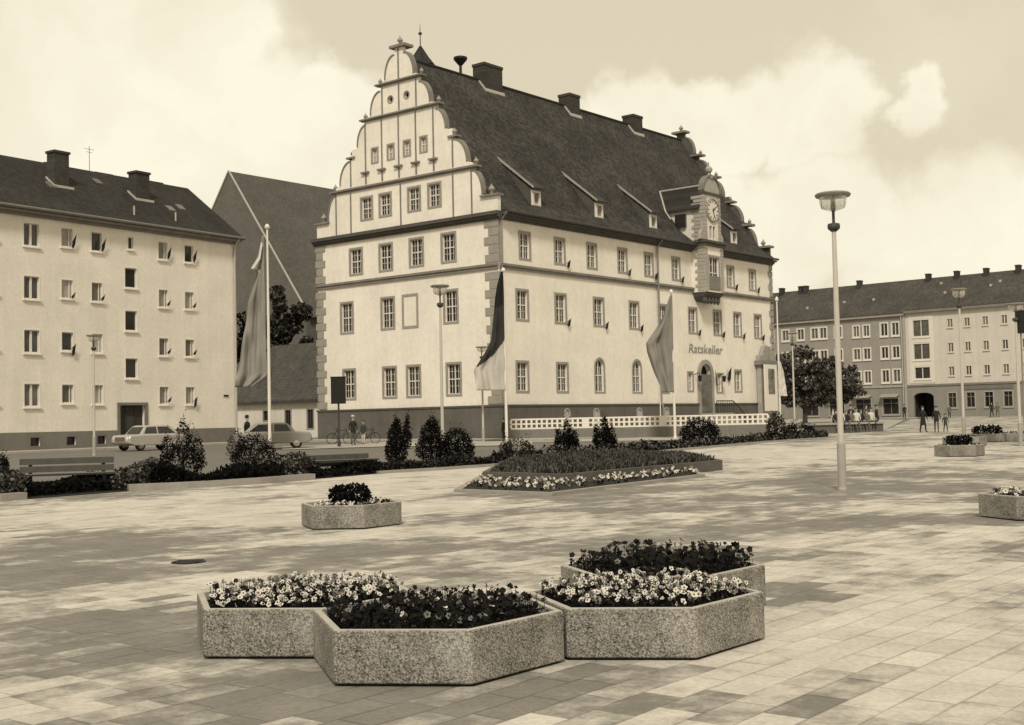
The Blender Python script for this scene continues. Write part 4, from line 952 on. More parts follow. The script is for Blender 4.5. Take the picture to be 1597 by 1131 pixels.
pxshrub(352, 384, 668, 716, 'pale flowering shrub at the left edge of the broad juniper', 'round', mats=[leafC, leafB, leafD], dens=.6, spikes=4)
pxshrub(-20, 14, 700, 742, 'small dark shrub at the extreme left edge above the kerb', 'low')
# low hedge of mixed ground cover along the bed
def cover(name, pxs, depth, h, n, mats, size, label, cat, up=.5, h0=0., weights=None):
    pts = []; near = [G2(*p) for p in pxs]
    for _ in range(n):
        i = random.randrange(len(near)-1); t = random.random(); a, b_ = near[i], near[i+1]
        x, y = a[0]+(b_[0]-a[0])*t, a[1]+(b_[1]-a[1])*t; q = off([(x, y)], random.uniform(.1, depth))[0]
        hh = h*(.55+.45*math.sin(q[0]*2.3+q[1])*math.sin(q[0]*.9))+h*.25
        pts.append((q[0], q[1], gz(*q)+h0+random.random()**.6*hh))
    mb = MB(); leaves(mb, pts, size, 3, up, .45, weights); return tag(mb.build(name, mats), label, cat, kind='stuff')
cover('hedge', [(-60, 786), (0, 781), (40, 778)], 2.4, .55, 3200, [leafB, leafC, leafD], .07, 'dark mixed hedge left of the first bench', 'hedge')
cover('hedge', [(176, 767), (246, 763)], 2.2, .6, 2400, [leafB, leafC, leafD], .07, 'lighter leafy hedge right of the first bench', 'hedge')
cover('hedge', [(236, 764), (330, 760), (440, 752)], 2.0, .5, 6500, DARK+[], .075, 'dark hedge running behind the long pale kerb between the benches', 'hedge', weights=[6, 3, 2])
cover('hedge', [(34, 778), (180, 766)], 2.6, .42, 4500, DARK, .07, 'low dark hedge added for the shade behind and under the first bench', 'hedge', h0=0)  # leaves added to stand in for the black shade below the seat
cover('hedge', [(484, 748), (592, 739)], 2.4, .36, 2600, DARK, .07, 'low dark hedge behind and under the second bench', 'hedge')
cover('hedge', [(432, 752), (492, 747)], 2.2, .62, 2300, [leafB, leafC, leafD], .07, 'lighter leafy patch of hedge left of the second bench', 'hedge')
cover('ground_cover', [(588, 738), (690, 732), (790, 725)], 2.2, .32, 5000, MIXL, .07, 'dark ground cover along the kerb under the conifers', 'ground cover')
cover('ground_cover', [(770, 727), (960, 711), (1100, 698), (1200, 690), (1290, 684)], 6.0, .30, 10500, [leafA, leafC, leafD], .10, 'dark mottled ground cover between the kerb and the lattice fence', 'ground cover', weights=[5, 3, 2])

# ------------------------------------------------------------ hexagonal planters
E1 = Vector((.88, -.10, 0)); E2 = Vector((.60, .72, 0)); E3 = Vector((-.27, .90, 0))
def hexverts(b, k=1., rot=0):
    e1, e2, e3 = (v.copy()*k for v in (E1, E2, E3))
    if rot:
        for e in (e1, e2, e3): e.rotate(Matrix.Rotation(rot, 3, 'Z'))
    p = [Vector((b[0], b[1], 0))]
    for e in (e1, e2, e3, -e1, -e2): p.append(p[-1]+e)
    return p
def inset(poly, d):
    c = sum(poly, Vector())/len(poly); out = []
    n = len(poly)
    for i in range(n):
        a = (poly[i]-poly[i-1]).normalized(); b_ = (poly[(i+1) % n]-poly[i]).normalized()
        na, nb = Vector((-a.y, a.x, 0)), Vector((-b_.y, b_.x, 0)); m_ = (na+nb).normalized(); out.append(poly[i]+m_*d/max(.3, m_.dot(na)))
    return out
def in_poly(x, y, P):
    c = False; j = len(P)-1
    for i in range(len(P)):
        if (P[i].y > y) != (P[j].y > y) and x < (P[j].x-P[i].x)*(y-P[i].y)/(P[j].y-P[i].y)+P[i].x: c = not c
        j = i
    return c
def pansies(poly, z0, n, mats_w, hgt, label, size=.026, sparse_dark=0):
    """a dense bed of pansies: leaves, stems, five-petalled blooms turned to all sides"""
    xs = [p.x for p in poly]; ys_ = [p.y for p in poly]; mb = MB(); pts = []
    while len(pts) < n:
        x, y = random.uniform(min(xs), max(xs)), random.uniform(min(ys_), max(ys_))
        if in_poly(x, y, poly): pts.append((x, y))
    area_n = n*8
    lp = []
    while len(lp) < area_n:
        x, y = random.uniform(min(xs), max(xs)), random.uniform(min(ys_), max(ys_))
        if in_poly(x, y, poly): lp.append((x, y, z0-.04+random.random()**.7*(hgt*.8)))
    leaves(mb, lp, .021, 3, .5, .5, [6, 4, 1.4])
    for x, y in pts:
        h = hgt*random.uniform(.55, 1.3); c = Vector((x, y, z0+h)); kind = random.choices(range(3, 6), mats_w)[0]
        mb.mi = 1; mb.tube([(x+random.gauss(0, .01), y, z0-.02), c], .002, 3)
        f = Vector((random.gauss(0, .7), random.gauss(-.25, .7), random.uniform(.2, 1.3))).normalized()
        a = f.orthogonal().normalized(); a.rotate(Matrix.Rotation(random.uniform(0, 6.28), 3, f)); b_ = f.cross(a)
        s = size*random.uniform(.7, 1.25); mb.mi = kind
        for k in range(5):
            t = k*2*math.pi/5; d = a*math.cos(t)+b_*math.sin(t); e = -a*math.sin(t)+b_*math.cos(t); rise = f*s*random.uniform(.0, .35)
            q = c+f*(.001*k)
            mb.add([q+d*s*.12, q+d*s*.55-e*s*.5+rise*.5, q+d*s*1.05-e*s*.25+rise, q+d*s*1.05+e*s*.25+rise, q+d*s*.55+e*s*.5+rise*.5], [(0, 1, 2, 3, 4)])
        mb.mi = 4
        q = c+f*.006; mb.add([q+a*s*.36, q+b_*s*.36, q-a*s*.36, q-b_*s*.36], [(0, 1, 2, 3)])
    o = mb.build('pansies', [leafA, leafB, leafC, petalW, petalD, petalM]); return tag(o, label, 'flowers', kind='stuff')
def planter(b, label, fl=None, k=1., h=.347, rot=0, group='hexagonal concrete planters on the square', mats=None):
    P = hexverts(b, k, rot); c = sum(P, Vector())/6; z = gz(c.x, c.y)
    loc = Vector((c.x, c.y, z)); Lc = [p-c for p in P]; I = inset(Lc, .055*max(1, k*.9)); e = empty('planter', loc, 0, label, 'planter', group)
    g_ = inset(Lc, .004)
    mb = MB(); n = 6; ch = .008
    # outer wall with slightly softened arrises
    rs = [[(p.x, p.y, zz) for p in inset(Lc, d)] for zz, d in ((.014, .05), (.014, .012), (.022, .004), (h-.01, .004), (h, .012))]
    mb.rings(rs, False); mb.build('shell', aggr, e)
    I0 = inset(Lc, .035); mb = MB(); mb.prism([(p.x, p.y) for p in I0], -.05, .016); mb.build('foot', soil, e)
    mb = MB(); rs = [[(p.x, p.y, zz) for p in pl_] for zz, pl_ in ((h, inset(Lc, .012)), (h+.002, inset(Lc, .018)), (h+.002, I), (h-.16, I))]; mb.rings(rs, False); mb.build('rim', rim_m, e)
    mb = MB(); mb.add([(p.x, p.y, h-.09) for p in I], [tuple(range(6))]); mb.build('soil', soil, e)
    if fl:
        n_, w_, lab, hgt, size = fl
        pansies([p+Vector((c.x, c.y, 0)) for p in inset(Lc, .085)], z+h-.05, n_, w_, hgt, lab, size)
    return e, loc, I
b2 = G(520, 1072); b1 = G(311, 1030); b3 = G(883, 1032)
random.seed(5)
planter((b2.x, b2.y), 'nearest hexagonal exposed-aggregate planter, filled with dark pansies', (760, [.4, 14, 2.2], 'dark pansies filling the nearest planter', .10, .019))
planter((b1.x+.02, b1.y+.02), 'left planter of the foreground cluster with pale pansies', (780, [10, 4, 4], 'white dark-eyed pansies in the left foreground planter', .10, .019))
planter((b3.x+.005, b3.y+.02), 'right planter of the foreground cluster with pale pansies', (800, [11, 4, 4], 'white pansies in the right foreground planter', .11, .019))
g4 = G(1200, 945); planter((g4.x-1.50, g4.y-.60), 'rear planter of the foreground cluster, holding tall dark pansies', (560, [0, 14, .6], 'tall near-black pansies in the rear foreground planter', .15, .024))
p5 = G(492, 827)
def bushy(loc, w_, d, h, n, size, label, mats=DARK, name='dwarf_shrub', cat='shrub', group=None):
    mb = MB(); e = empty(name, loc, 0, label, cat, group)
    leaves(mb, lobe_pts([(0, 0, h*.45, w_/2, d/2, h*.5), (-w_*.25, 0, h*.45, w_*.25, d*.4, h*.45), (w_*.25, 0, h*.45, w_*.25, d*.4, h*.45)], n), size, 3, .5, .45, [6, 3, 1])
    mb.build('foliage', mats, e); st = MB(); st.tube([(0, 0, -.05), (0, 0, h*.7)], [.02, .01], 5); st.build('stem', bark, e); return e
e, lc, _ = planter((p5.x-.06, p5.y), 'single small hexagonal planter in the left middle of the square', (170, [8, 4, 2], 'pale flowers round the rim of the single planter', .06, .03), k=.90, h=.355, rot=R(3))
bushy(lc+Vector((-.02, 0, .33)), .66, .6, .32, 900, .05, 'compact dark dwarf shrub in the single planter')
# planters at the right
p6 = G(1482, 713); e, lc, _ = planter((p6.x, p6.y), 'wide planter with dark shrub before the walking people at the right', (120, [2, 5, 2], 'low dark flowers in the wide right planter', .06, .03), k=.88, h=.36)
bushy(lc+Vector((.0, 0, .33)), .85, .6, .36, 700, .06, 'dark leafy shrub in the wide right planter')
p6 = G(1492, 697); e, lc, _ = planter((p6.x, p6.y), 'planter mostly hidden behind the wide right one', (60, [2, 5, 2], 'dull flowers in the half hidden right planter', .07, .03), k=.95, h=.36)
p7 = G(1527, 690); e, lc, _ = planter((p7.x, p7.y), 'far right planter with clipped dark shrub', (60, [1, 5, 2], 'dark flowers in the far right planter', .06, .03), k=1.1, h=.34)
bushy(lc+Vector((0, 0, .3)), 1.3, .8, .42, 800, .07, 'long clipped dark shrub in the far right planter')
p8 = G(1570, 689); e, lc, _ = planter((p8.x, p8.y), 'far right planter with low dark flowers beside the clipped shrub', (80, [0, 6, 2], 'low dark flowers in the outermost far planter', .1, .03), k=.95, h=.34)
p9 = G(1586, 813); e, lc, _ = planter((p9.x, p9.y), 'planter cut by the right edge of the picture', (200, [8, 4, 2], 'pale flowers in the planter at the right edge', .08, .03), k=.9, h=.345)

# ------------------------------------------------------------ stepped flower bed in the middle
def stone_ring(mb, poly, z0, z1, wdt):
    O = [Vector((p[0], p[1], 0)) for p in poly]; I = inset(O, wdt)
    mb.rings([[(p.x, p.y, gz(p.x, p.y)+z) for p in q] for q, z in ((O, z0), (O, z1), (I, z1), (I, z0))], False); return I
lowp = [G2(708, 768), G2(861, 774), G2(1100, 744), G2(1062, 729), G2(880, 724), G2(757, 741)]
bed = empty('flower_bed', (0, 0, 0), 0, 'two-stepped stone flower bed with pale flowers below and grey lavender-like plants on top', 'flower bed')
c = sum((Vector((p[0], p[1], 0)) for p in lowp), Vector())/6; bed.location = (c.x, c.y, gz(c.x, c.y))
def rel(mb, name, m):
    o = mb.build(name, m, bed); o.matrix_parent_inverse = Matrix.Translation(-Vector(bed.location)); return o
mb = MB(); I = stone_ring(mb, lowp, -.05, .07, .16); rel(mb, 'lower_kerb', kerbst)
mb = MB(); mb.add([(p.x, p.y, gz(p.x, p.y)+.05) for p in I], [tuple(range(6))]); rel(mb, 'lower_soil', soil)
def Gd(x, y, dz): p = G(x, y, dz); return (p.x, p.y)
tier = [Gd(753, 750, .06), Gd(880, 755, .06), Gd(1127, 730, .06), Gd(1075, 717, .06), Gd(900, 715, .06), Gd(790, 728, .06)]
mb = MB(); I2 = stone_ring(mb, tier, -.05, .28, .14); rel(mb, 'upper_kerb', mat('shaded_kerb', .10, var=.25, scale=2))  # upper kerb darkened so its shade is in the colour
mb = MB(); mb.add([(p.x, p.y, gz(p.x, p.y)+.25) for p in I2], [tuple(range(6))]); rel(mb, 'upper_soil', soil)
def poly_fill(P, n):
    xs = [p.x for p in P]; ys_ = [p.y for p in P]; o = []
    while len(o) < n:
        x, y = random.uniform(min(xs), max(xs)), random.uniform(min(ys_), max(ys_))
        if in_poly(x, y, P): o.append((x, y))
    return o
mb = MB(); Ot = [Vector((p[0], p[1], 0)) for p in tier]
pl_ = [p for p in poly_fill(I, 2600) if not in_poly(p[0], p[1], Ot)]
leaves(mb, [(x, y, gz(x, y)+.05+random.random()*.12) for x, y in pl_], .05, 3, .5, .5, [4, 3, 2])
for x, y in pl_[::3]:
    mb.mi = random.choices((3, 4), (3, 1))[0]; c_ = Vector((x, y, gz(x, y)+random.uniform(.14, .22))); s = random.uniform(.025, .045)
    a = Vector((random.gauss(0, 1), random.gauss(0, 1), random.gauss(0, 1))).normalized(); b_ = a.orthogonal().normalized()
    for q in (b_, a.cross(b_)): mb.add([c_-a*s-q*s, c_+a*s-q*s, c_+a*s+q*s, c_-a*s+q*s], [(0, 1, 2, 3)])
mb.mi = 0; o = mb.build('flowers', [leafA, leafB, leafC, petalW, petalM]); tag(o, 'low pale flowers on the lower step of the stone flower bed', 'flowers', kind='stuff')
mb = MB()
top_ = [G2(771, 742), G2(885, 747), G2(1112, 727), G2(1065, 714), G2(905, 713), G2(800, 723)]; T_ = [Vector((p[0], p[1], 0)) for p in [((Vector(q)-Vector((c.x, c.y)))*.97+Vector((c.x, c.y))) for q in top_]]
T_ = inset(Ot, .22)
for x, y in poly_fill(T_, 20000):
    h = random.uniform(.06, .15)*(1+.15*math.sin(x*3+y)); z = gz(x, y)+.27; d = Vector((random.gauss(0, .05), random.gauss(0, .05), h)); mb.mi = random.choices(range(3), [3, 4, 3])[0]
    p = Vector((x, y, z)); s = Vector((random.uniform(-.01, .01), random.uniform(-.01, .01), 0)); mb.add([p-s*1.5, p+s*1.5, p+d*.6+s*2, p+d, p+d*.6-s*2], [(0, 1, 2, 3, 4)])
mb.mi = 0; grassm = [leafC, mat('leaf_greygreen', .11, var=.3, spec=.1), leafB]; o = mb.build('lavender', grassm); tag(o, 'dense grey-green feathery plants on the upper step of the flower bed', 'plants', kind='stuff')

# ------------------------------------------------------------ street lamps
def lamp(x, y, s, label, d=None, kind='lamp'):
    p = G(x, y) if d is None else None
    if d is not None: q = at(x, y, d); p = Vector((q.x, q.y, gz(q.x, q.y)))
    e = empty('street_lamp', p, 0, label, 'street lamp', 'slim street lamps of the square'); e.scale = (1, 1, s)
    mb = MB(); mb.lathe([(.1, 0), (.1, .04), (.085, .06), (.085, .93), (.07, .96), (.055, .98)], n=14); mb.build('base_sleeve', sleevem, e)
    mb = MB(); mb.lathe([(.06, .95), (.058, 3), (.045, 5.26)], n=12); mb.build('pole', polem, e)
    mb = MB(); mb.lathe([(.05, 5.2), (.12, 5.26), (.13, 5.3), (.12, 5.36), (.03, 5.38)], n=12); mb.lathe([(.03, 5.36), (.03, 5.72)], n=8); mb.build('collar', darkmetal, e)
    mb = MB(); mb.lathe([(.02, 6.0), (.33, 5.98), (.36, 5.95), (.34, 5.91), (.28, 5.9), (.02, 5.9)], n=24); mb.build('lamp_cap', greymetal, e)
    mb = MB(); mb.lathe([(.275, 5.9), (.265, 5.78), (.235, 5.68), (.1, 5.63), (.03, 5.62)], n=24, cap=False); mb.build('lamp_shade', lampglass, e, smooth=True)
    mb = MB(); mb.lathe([(.03, 5.6), (.055, 5.65), (.05, 5.88)], n=10)
    for k in range(3):
        a = k*2.09+.3; mb.tube([(.27*math.cos(a), .27*math.sin(a), 5.9), (.25*math.cos(a), .25*math.sin(a), 5.7)], .008, 4)
    mb.build('lamp_holder', darkmetal, e); return e
lamp(1314, 765, 1.0, 'tall slim street lamp nearest the viewer with a disc-shaped head against the clouds')
lamp(147, 711, 1.0, 'thin street lamp in front of the cream apartment house')
lamp(691, 716, 1.10, 'slim street lamp in front of the gable of the town hall')
lamp(1504, 689, 1.12, 'street lamp behind the right planters in front of the pale row house')
lamp(1240, 676, 1.06, 'street lamp beside the dark tree at the corner of the town hall')
lamp(754, 690, .93, 'small thin lamp just left of the corner of the town hall')
lamp(1303, 653, .92, 'small distant lamp in front of the dark tree')
lamp(1592, 695, .92, 'street lamp at the right edge of the picture')
# ------------------------------------------------------------ flagpoles and flags
def flagpole(x, y, ytop, label, r=.07, d=None):
    p = G(x, y); s = FPX/p.y; h = (y-ytop)/s; e = empty('flagpole', p, 0, label, 'flagpole', 'flagpoles round the square')
    mb = MB(); mb.lathe([(r*1.3, 0), (r*1.2, .1), (r, .15), (r*.85, h*.5), (r*.55, h)], n=10); mb.build('pole', whitem, e)
    mb = MB(); mb.lathe([(r*.5, h), (r*1.4, h+.04), (r*1.6, h+.14), (r*.8, h+.24), (.01, h+.27)], n=10); mb.build('finial', whitem, e); return e, p, s
def flag(pole, s, rows, mats, label, split=None, amp=.2, tilt=.5):
    """rows: photo y, left x, right x of the cloth; hangs from the pole"""
    e, p = pole; nv, nu = 70, 20; mb = MB(); grid = []
    ys_ = [r[0] for r in rows]
    for j in range(nv+1):
        y = ys_[0]+(ys_[-1]-ys_[0])*j/nv
        for a, b_ in zip(rows, rows[1:]):
            if a[0] <= y <= b_[0]:
                t = (y-a[0])/(b_[0]-a[0]); xl = a[1]+(b_[1]-a[1])*t; xr = a[2]+(b_[2]-a[2])*t
        row = []
        for i in range(nu+1):
            u = i/nu; x = xl+(xr-xl)*u
            pt = at(x, y, p.y); w_ = abs(xr-xl)/s
            near = (1-u) if split != 'left' else u
            dep = (math.sin(u*11+j*.06)+.45*math.sin(u*23-j*.11+1)+.3*math.sin(j*.35+u*5))*amp*min(1, w_*.8)*(.25+.75*near)+near*w_*tilt*math.sin(j*.035+.6)
            row.append((pt.x-p.x, dep-.09, pt.z-p.z))
        grid.append(row)
    vs = [v for r in grid for v in r]; fs = []; mi = []
    for j in range(nv):
        for i in range(nu):
            fs.append((j*(nu+1)+i, j*(nu+1)+i+1, (j+1)*(nu+1)+i+1, (j+1)*(nu+1)+i)); mi.append((j, i))
    mb.add(vs, fs)
    if callable(split): mb.m = [split(j/nv, i/nu) for j, i in mi]
    o = mb.build('flag', mats, None, p, smooth=True)
    sm = o.modifiers.new('thickness', 'SOLIDIFY'); sm.thickness = .012
    return tag(o, label, 'flag', 'flags on poles')
e, p, s = flagpole(421, 704, 356, 'tall white flagpole standing left of the town hall with the longest flag', .085)
flag((e, p), s, [(368, 409, 412), (395, 402, 412.5), (418, 391, 413), (425, 400, 413), (470, 384, 414), (530, 375, 415), (585, 369.5, 417), (604, 368, 392)], [flagU], 'very long dull red flag hanging left of the low white house', amp=.26)
mb = MB(); P_ = [(407, 378), (403, 400), (391, 419), (396, 419), (406, 404), (409.5, 380)]
q_ = [at(x, y, p.y-.25)-p for x, y in P_]; mb.add([tuple(v) for v in q_], [tuple(range(6))])
o = mb.build('pennant', flagW, None, p); o.modifiers.new('thickness', 'SOLIDIFY').thickness = .01; tag(o, 'narrow pale ribbon curling from the top of the longest flag', 'ribbon')
e, p, s = flagpole(790.5, 690, 424, 'white flagpole at the near corner of the town hall', .085)
def gdr(v, u):
    y = 424+v*(609-424)
    if y < 474+6*(1-u): return 0
    if y < 526+46*(1-u): return 1
    return 2
flag((e, p), s, [(424, 781, 784.5), (445, 775, 785.5), (465, 772, 786), (500, 769, 786.5), (530, 766, 787), (548, 757, 787), (577, 739, 788), (592, 741, 788.5), (609, 744, 789)], [flagK, flagR, flagG], 'black, red and gold flag hanging down at the corner of the town hall', gdr)
e, p, s = flagpole(1053, 684, 458, 'white flagpole in front of the town hall front near the portal', .075)
flag((e, p), s, [(460, 1045, 1048), (500, 1032, 1049), (534, 1010, 1049.5), (548, 1011.5, 1050), (575, 1019, 1050), (612, 1033, 1051)], [flagM, flagU], 'plain mid-toned flag hanging left of the portal lettering', lambda v, u: 1 if (v < .5 and u < .22+.3*v) else 0)
e, p, s = flagpole(1218, 683, 470, 'white flagpole at the far right corner of the town hall', .06)
flag((e, p), s, [(565, 1214.5, 1217), (580, 1215, 1222), (600, 1215.5, 1226), (618, 1216.5, 1227.5)], [flagW], 'white flag at the right-hand corner of the town hall', 'left')
e, p, s = flagpole(1031, 678, 600, 'short bare grey pole seen below the plain flag', .04)
# small flags stuck out of windows
def window_flag(parent_xf, x, z, label, L_=.95, up=.55, side=1, dark=flagK, drop=.55):
    e = empty('window_flag', parent_xf(x, -.05, z), 0, label, 'window flag', 'small flags leaning out of windows')
    A = parent_xf(x, -.1, z); B = parent_xf(x+side*L_*.42, -.28, z+up); D = Vector((0, 0, 0)); o = Vector(e.location)
    mb = MB(); mb.tube([A-o, B-o], .014, 5); mb.build('stick', darkw, e)
    mb = MB(); T1 = A.lerp(B, .96)-o; T0 = A.lerp(B, .42)-o; pts = []; n = 5
    for i in range(n+1):
        t = i/n; a = T0.lerp(T1, t); dp_ = drop*(.55+.45*math.sin(t*3)) ; pts.append((a, a+Vector((math.sin(i*2)*.05-.08*side, math.cos(i*2)*.05, -dp_))))
    vs = [tuple(v) for q in pts for v in q]; mb.add(vs, [(2*i, 2*i+2, 2*i+3, 2*i+1) for i in range(n)])
    c = mb.build('cloth', dark, e); c.modifiers.new('thickness', 'SOLIDIFY').thickness = .01; return e
lhx = lambda x, y, z: LH0+Matrix.Rotation(LZ, 3, 'Z') @ Vector((x, y, z))
FL = ['top floor', 'third floor', 'second floor', 'ground floor']
CL = {-13.35: 'second window from left', -11.2: 'third window from left', -6.03: 'window right of the stairs', -3.85: 'rightmost window'}
for fi, z in enumerate((12.25, 9.1, 5.95, 2.78)):
    for c, nm in CL.items():
        if (fi, c) in ((2, -11.2), (3, -13.35), (3, -11.2)): continue
        big_ = fi == 0
        dr_ = .62 if big_ or (fi, c) in ((2, -13.35), (3, -3.85)) else .28
        window_flag(lhx, c+.12, z+.05, 'dark flag on the apartment house, %s, %s' % (FL[fi], nm), .9 if big_ else .7, .75 if big_ else .35, 1, flagR if fi % 2 else flagK, dr_)
hx = lambda x, y, z: H(x, y, z)
for k, (x, z, nm) in enumerate(((6.9, 11.6, 'top-floor second window'), (14.2, 11.6, 'top-floor fourth window'), (17.7, 11.6, 'top-floor fifth window'), (21.4, 11.6, 'top-floor window left of the clock bay'), (29.7, 11.6, 'top-floor window right of the clock bay'), (33.4, 11.6, 'top-floor last window'),
        (6.8, 7.65, 'middle-floor second window'), (11.2, 7.65, 'middle-floor third window'), (15.6, 7.65, 'middle-floor fourth window'), (23.7, 7.65, 'middle-floor window below the clock bay'), (27.4, 7.65, 'middle-floor window right of the clock bay'), (30.7, 7.65, 'middle-floor next to last window'), (34.0, 7.65, 'middle-floor last window'))):
    window_flag(hx, x, z, 'dark flag on the town hall front, %s' % nm, .8, .3, 1, flagR if k % 2 else flagK, .5)
for k, (x, z, sd_, nm) in enumerate(((25.9, 4.6, -1, 'left'), (27.3, 4.6, 1, 'right'))):
    window_flag(hx, x+.6, 4.0+.3*k, 'large dark flag hanging right of the portal, %s one of the pair' % nm, 1.5, .8, sd_, flagK, 1.0)
# ------------------------------------------------------------ black loudspeaker board on post
p = G(529, 697); s = FPX/p.y
e = empty('signboard', p, 0, 'black upright rectangular board on a dark post before the gable', 'signboard')
h = (697-589)/s; mb = MB(); mb.box(-.4, .4, -.12, .12, h-41/s, h); mb.box(-.43, .43, -.15, .15, h, h+.05); mb.build('board', blackm, e)
mb = MB(); mb.lathe([(.1, 0), (.1, .3), (.055, .35), (.055, h-41/s)], n=8); mb.build('post', darkmetal, e)
p = G(1591, 695); s = FPX/p.y; e = empty('loudspeaker_post', p, 0, 'dark box on a bracket at the right edge of the picture', 'loudspeaker')
mb = MB(); mb.box(.1, .6, -.15, .15, (695-520)/s, (695-484)/s); mb.build('box', blackm, e); mb = MB(); mb.tube([(.2, 0, 0), (.2, 0, (695-520)/s)], .03, 6); mb.build('post', greymetal, e)
# ------------------------------------------------------------ lattice fence on a low wall
FA = at(797, 669, 77); FB = at(1198, 661, 77)
fa = Vector((FA.x, FA.y, gz(0, 77))); fb = Vector((FB.x, FB.y, gz(0, 77))); LF = (fb-fa).length
fe = empty('lattice_fence', fa, math.atan2(fb.y-fa.y, fb.x-fa.x), 'long low white concrete lattice fence with square openings before the town hall', 'fence')
zt, zb = CAMH+.06-fa.z, CAMH-.60-fa.z
mb = MB(); n = 50; pw = LF/n
for z0, z1 in ((zb, zb+.1), ((zb+zt)/2-.045, (zb+zt)/2+.045), (zt-.1, zt)): mb.box(0, LF, -.07, .07, z0, z1)
for k in range(n+1):
    x = k*pw
    for z0, z1 in ((zb+.1, (zb+zt)/2-.045), ((zb+zt)/2+.045, zt-.1)): mb.box(x-.06, x+.06, -.065, .065, z0, z1)
for k in (14, 29): mb.box(k*pw+.06, (k+1)*pw-.06, -.06, .06, zb+.1, zt-.1)
mb.build('lattice', whitem, fe)
mb = MB(); mb.box(-.1, LF+.1, -.14, .14, -.1, zb-.002); mb.build('base_wall', plinth2_m, fe)
# stone sitting wall with people, far right of the hall
wa = G(1268, 677); wb = G(1374, 673); e = empty('sitting_wall', wa, math.atan2(wb.y-wa.y, wb.x-wa.x), 'long low dark wall with pale coping where people sit', 'wall'); Lw = (wb-wa).length
mb = MB(); mb.box(0, Lw, -.2, .2, -.1, .52); mb.build('wall_body', plinth_m, e); mb = MB(); mb.box(-.1, Lw+.1, -.3, .3, .525, .64); mb.build('coping', stone_l, e)
# ------------------------------------------------------------ benches
def bench(x0, x1, y, ytop, label):
    a = G(x0, y+2); b_ = G(x1, y-4); L_ = (b_-a).length; e = empty('park_bench', a, math.atan2(b_.y-a.y, b_.x-a.x), label, 'bench', 'dark benches along the kerb')
    h = (y-ytop)/(FPX/a.y)
    for x in (.25, L_-.25):
        mb = MB(); mb.box(x-.04, x+.04, .05, .5, 0, .4); mb.build('leg', blackm, e)
        mb = MB(); mb.prism_yz([(.48, .0), (.56, .0), (.68, h-.02), (.62, h-.02)], x-.045, x+.045); mb.build('back_post', blackm, e)
    mb = MB()
    for k in range(4): mb.box(0, L_, k*.125, k*.125+.1, .4, .44)
    mb.build('seat', darkw, e)
    mb = MB()
    for k in range(2): mb.box(0, L_, .53+k*.03, .56+k*.03, h-.33+k*.19, h-.18+k*.19)
    mb.build('backrest', mat('bench_slats', .085, var=.2, scale=4), e)
    mb = MB(); mb.box(0, L_, -.006, .0, .445, .462); mb.build('seat_edge', greymetal, e)
    return e
bench(30, 180, 768, 716, 'large dark wooden bench at the left in front of the apartment house')
bench(488, 592, 742, 710, 'dark wooden bench left of the conifers')
# drain cover
p = G(294, 877); e = MB(); e.lathe([(.2, .0), (.2, .012), (.18, .014)], n=20)
for k in range(5): e.box(-.15, .15, -.13+k*.06, -.1+k*.06, .014, .02)
tag(e.build('drain_cover', blackm, None, p), 'small dark drain cover let into the paving at the left', 'drain cover')
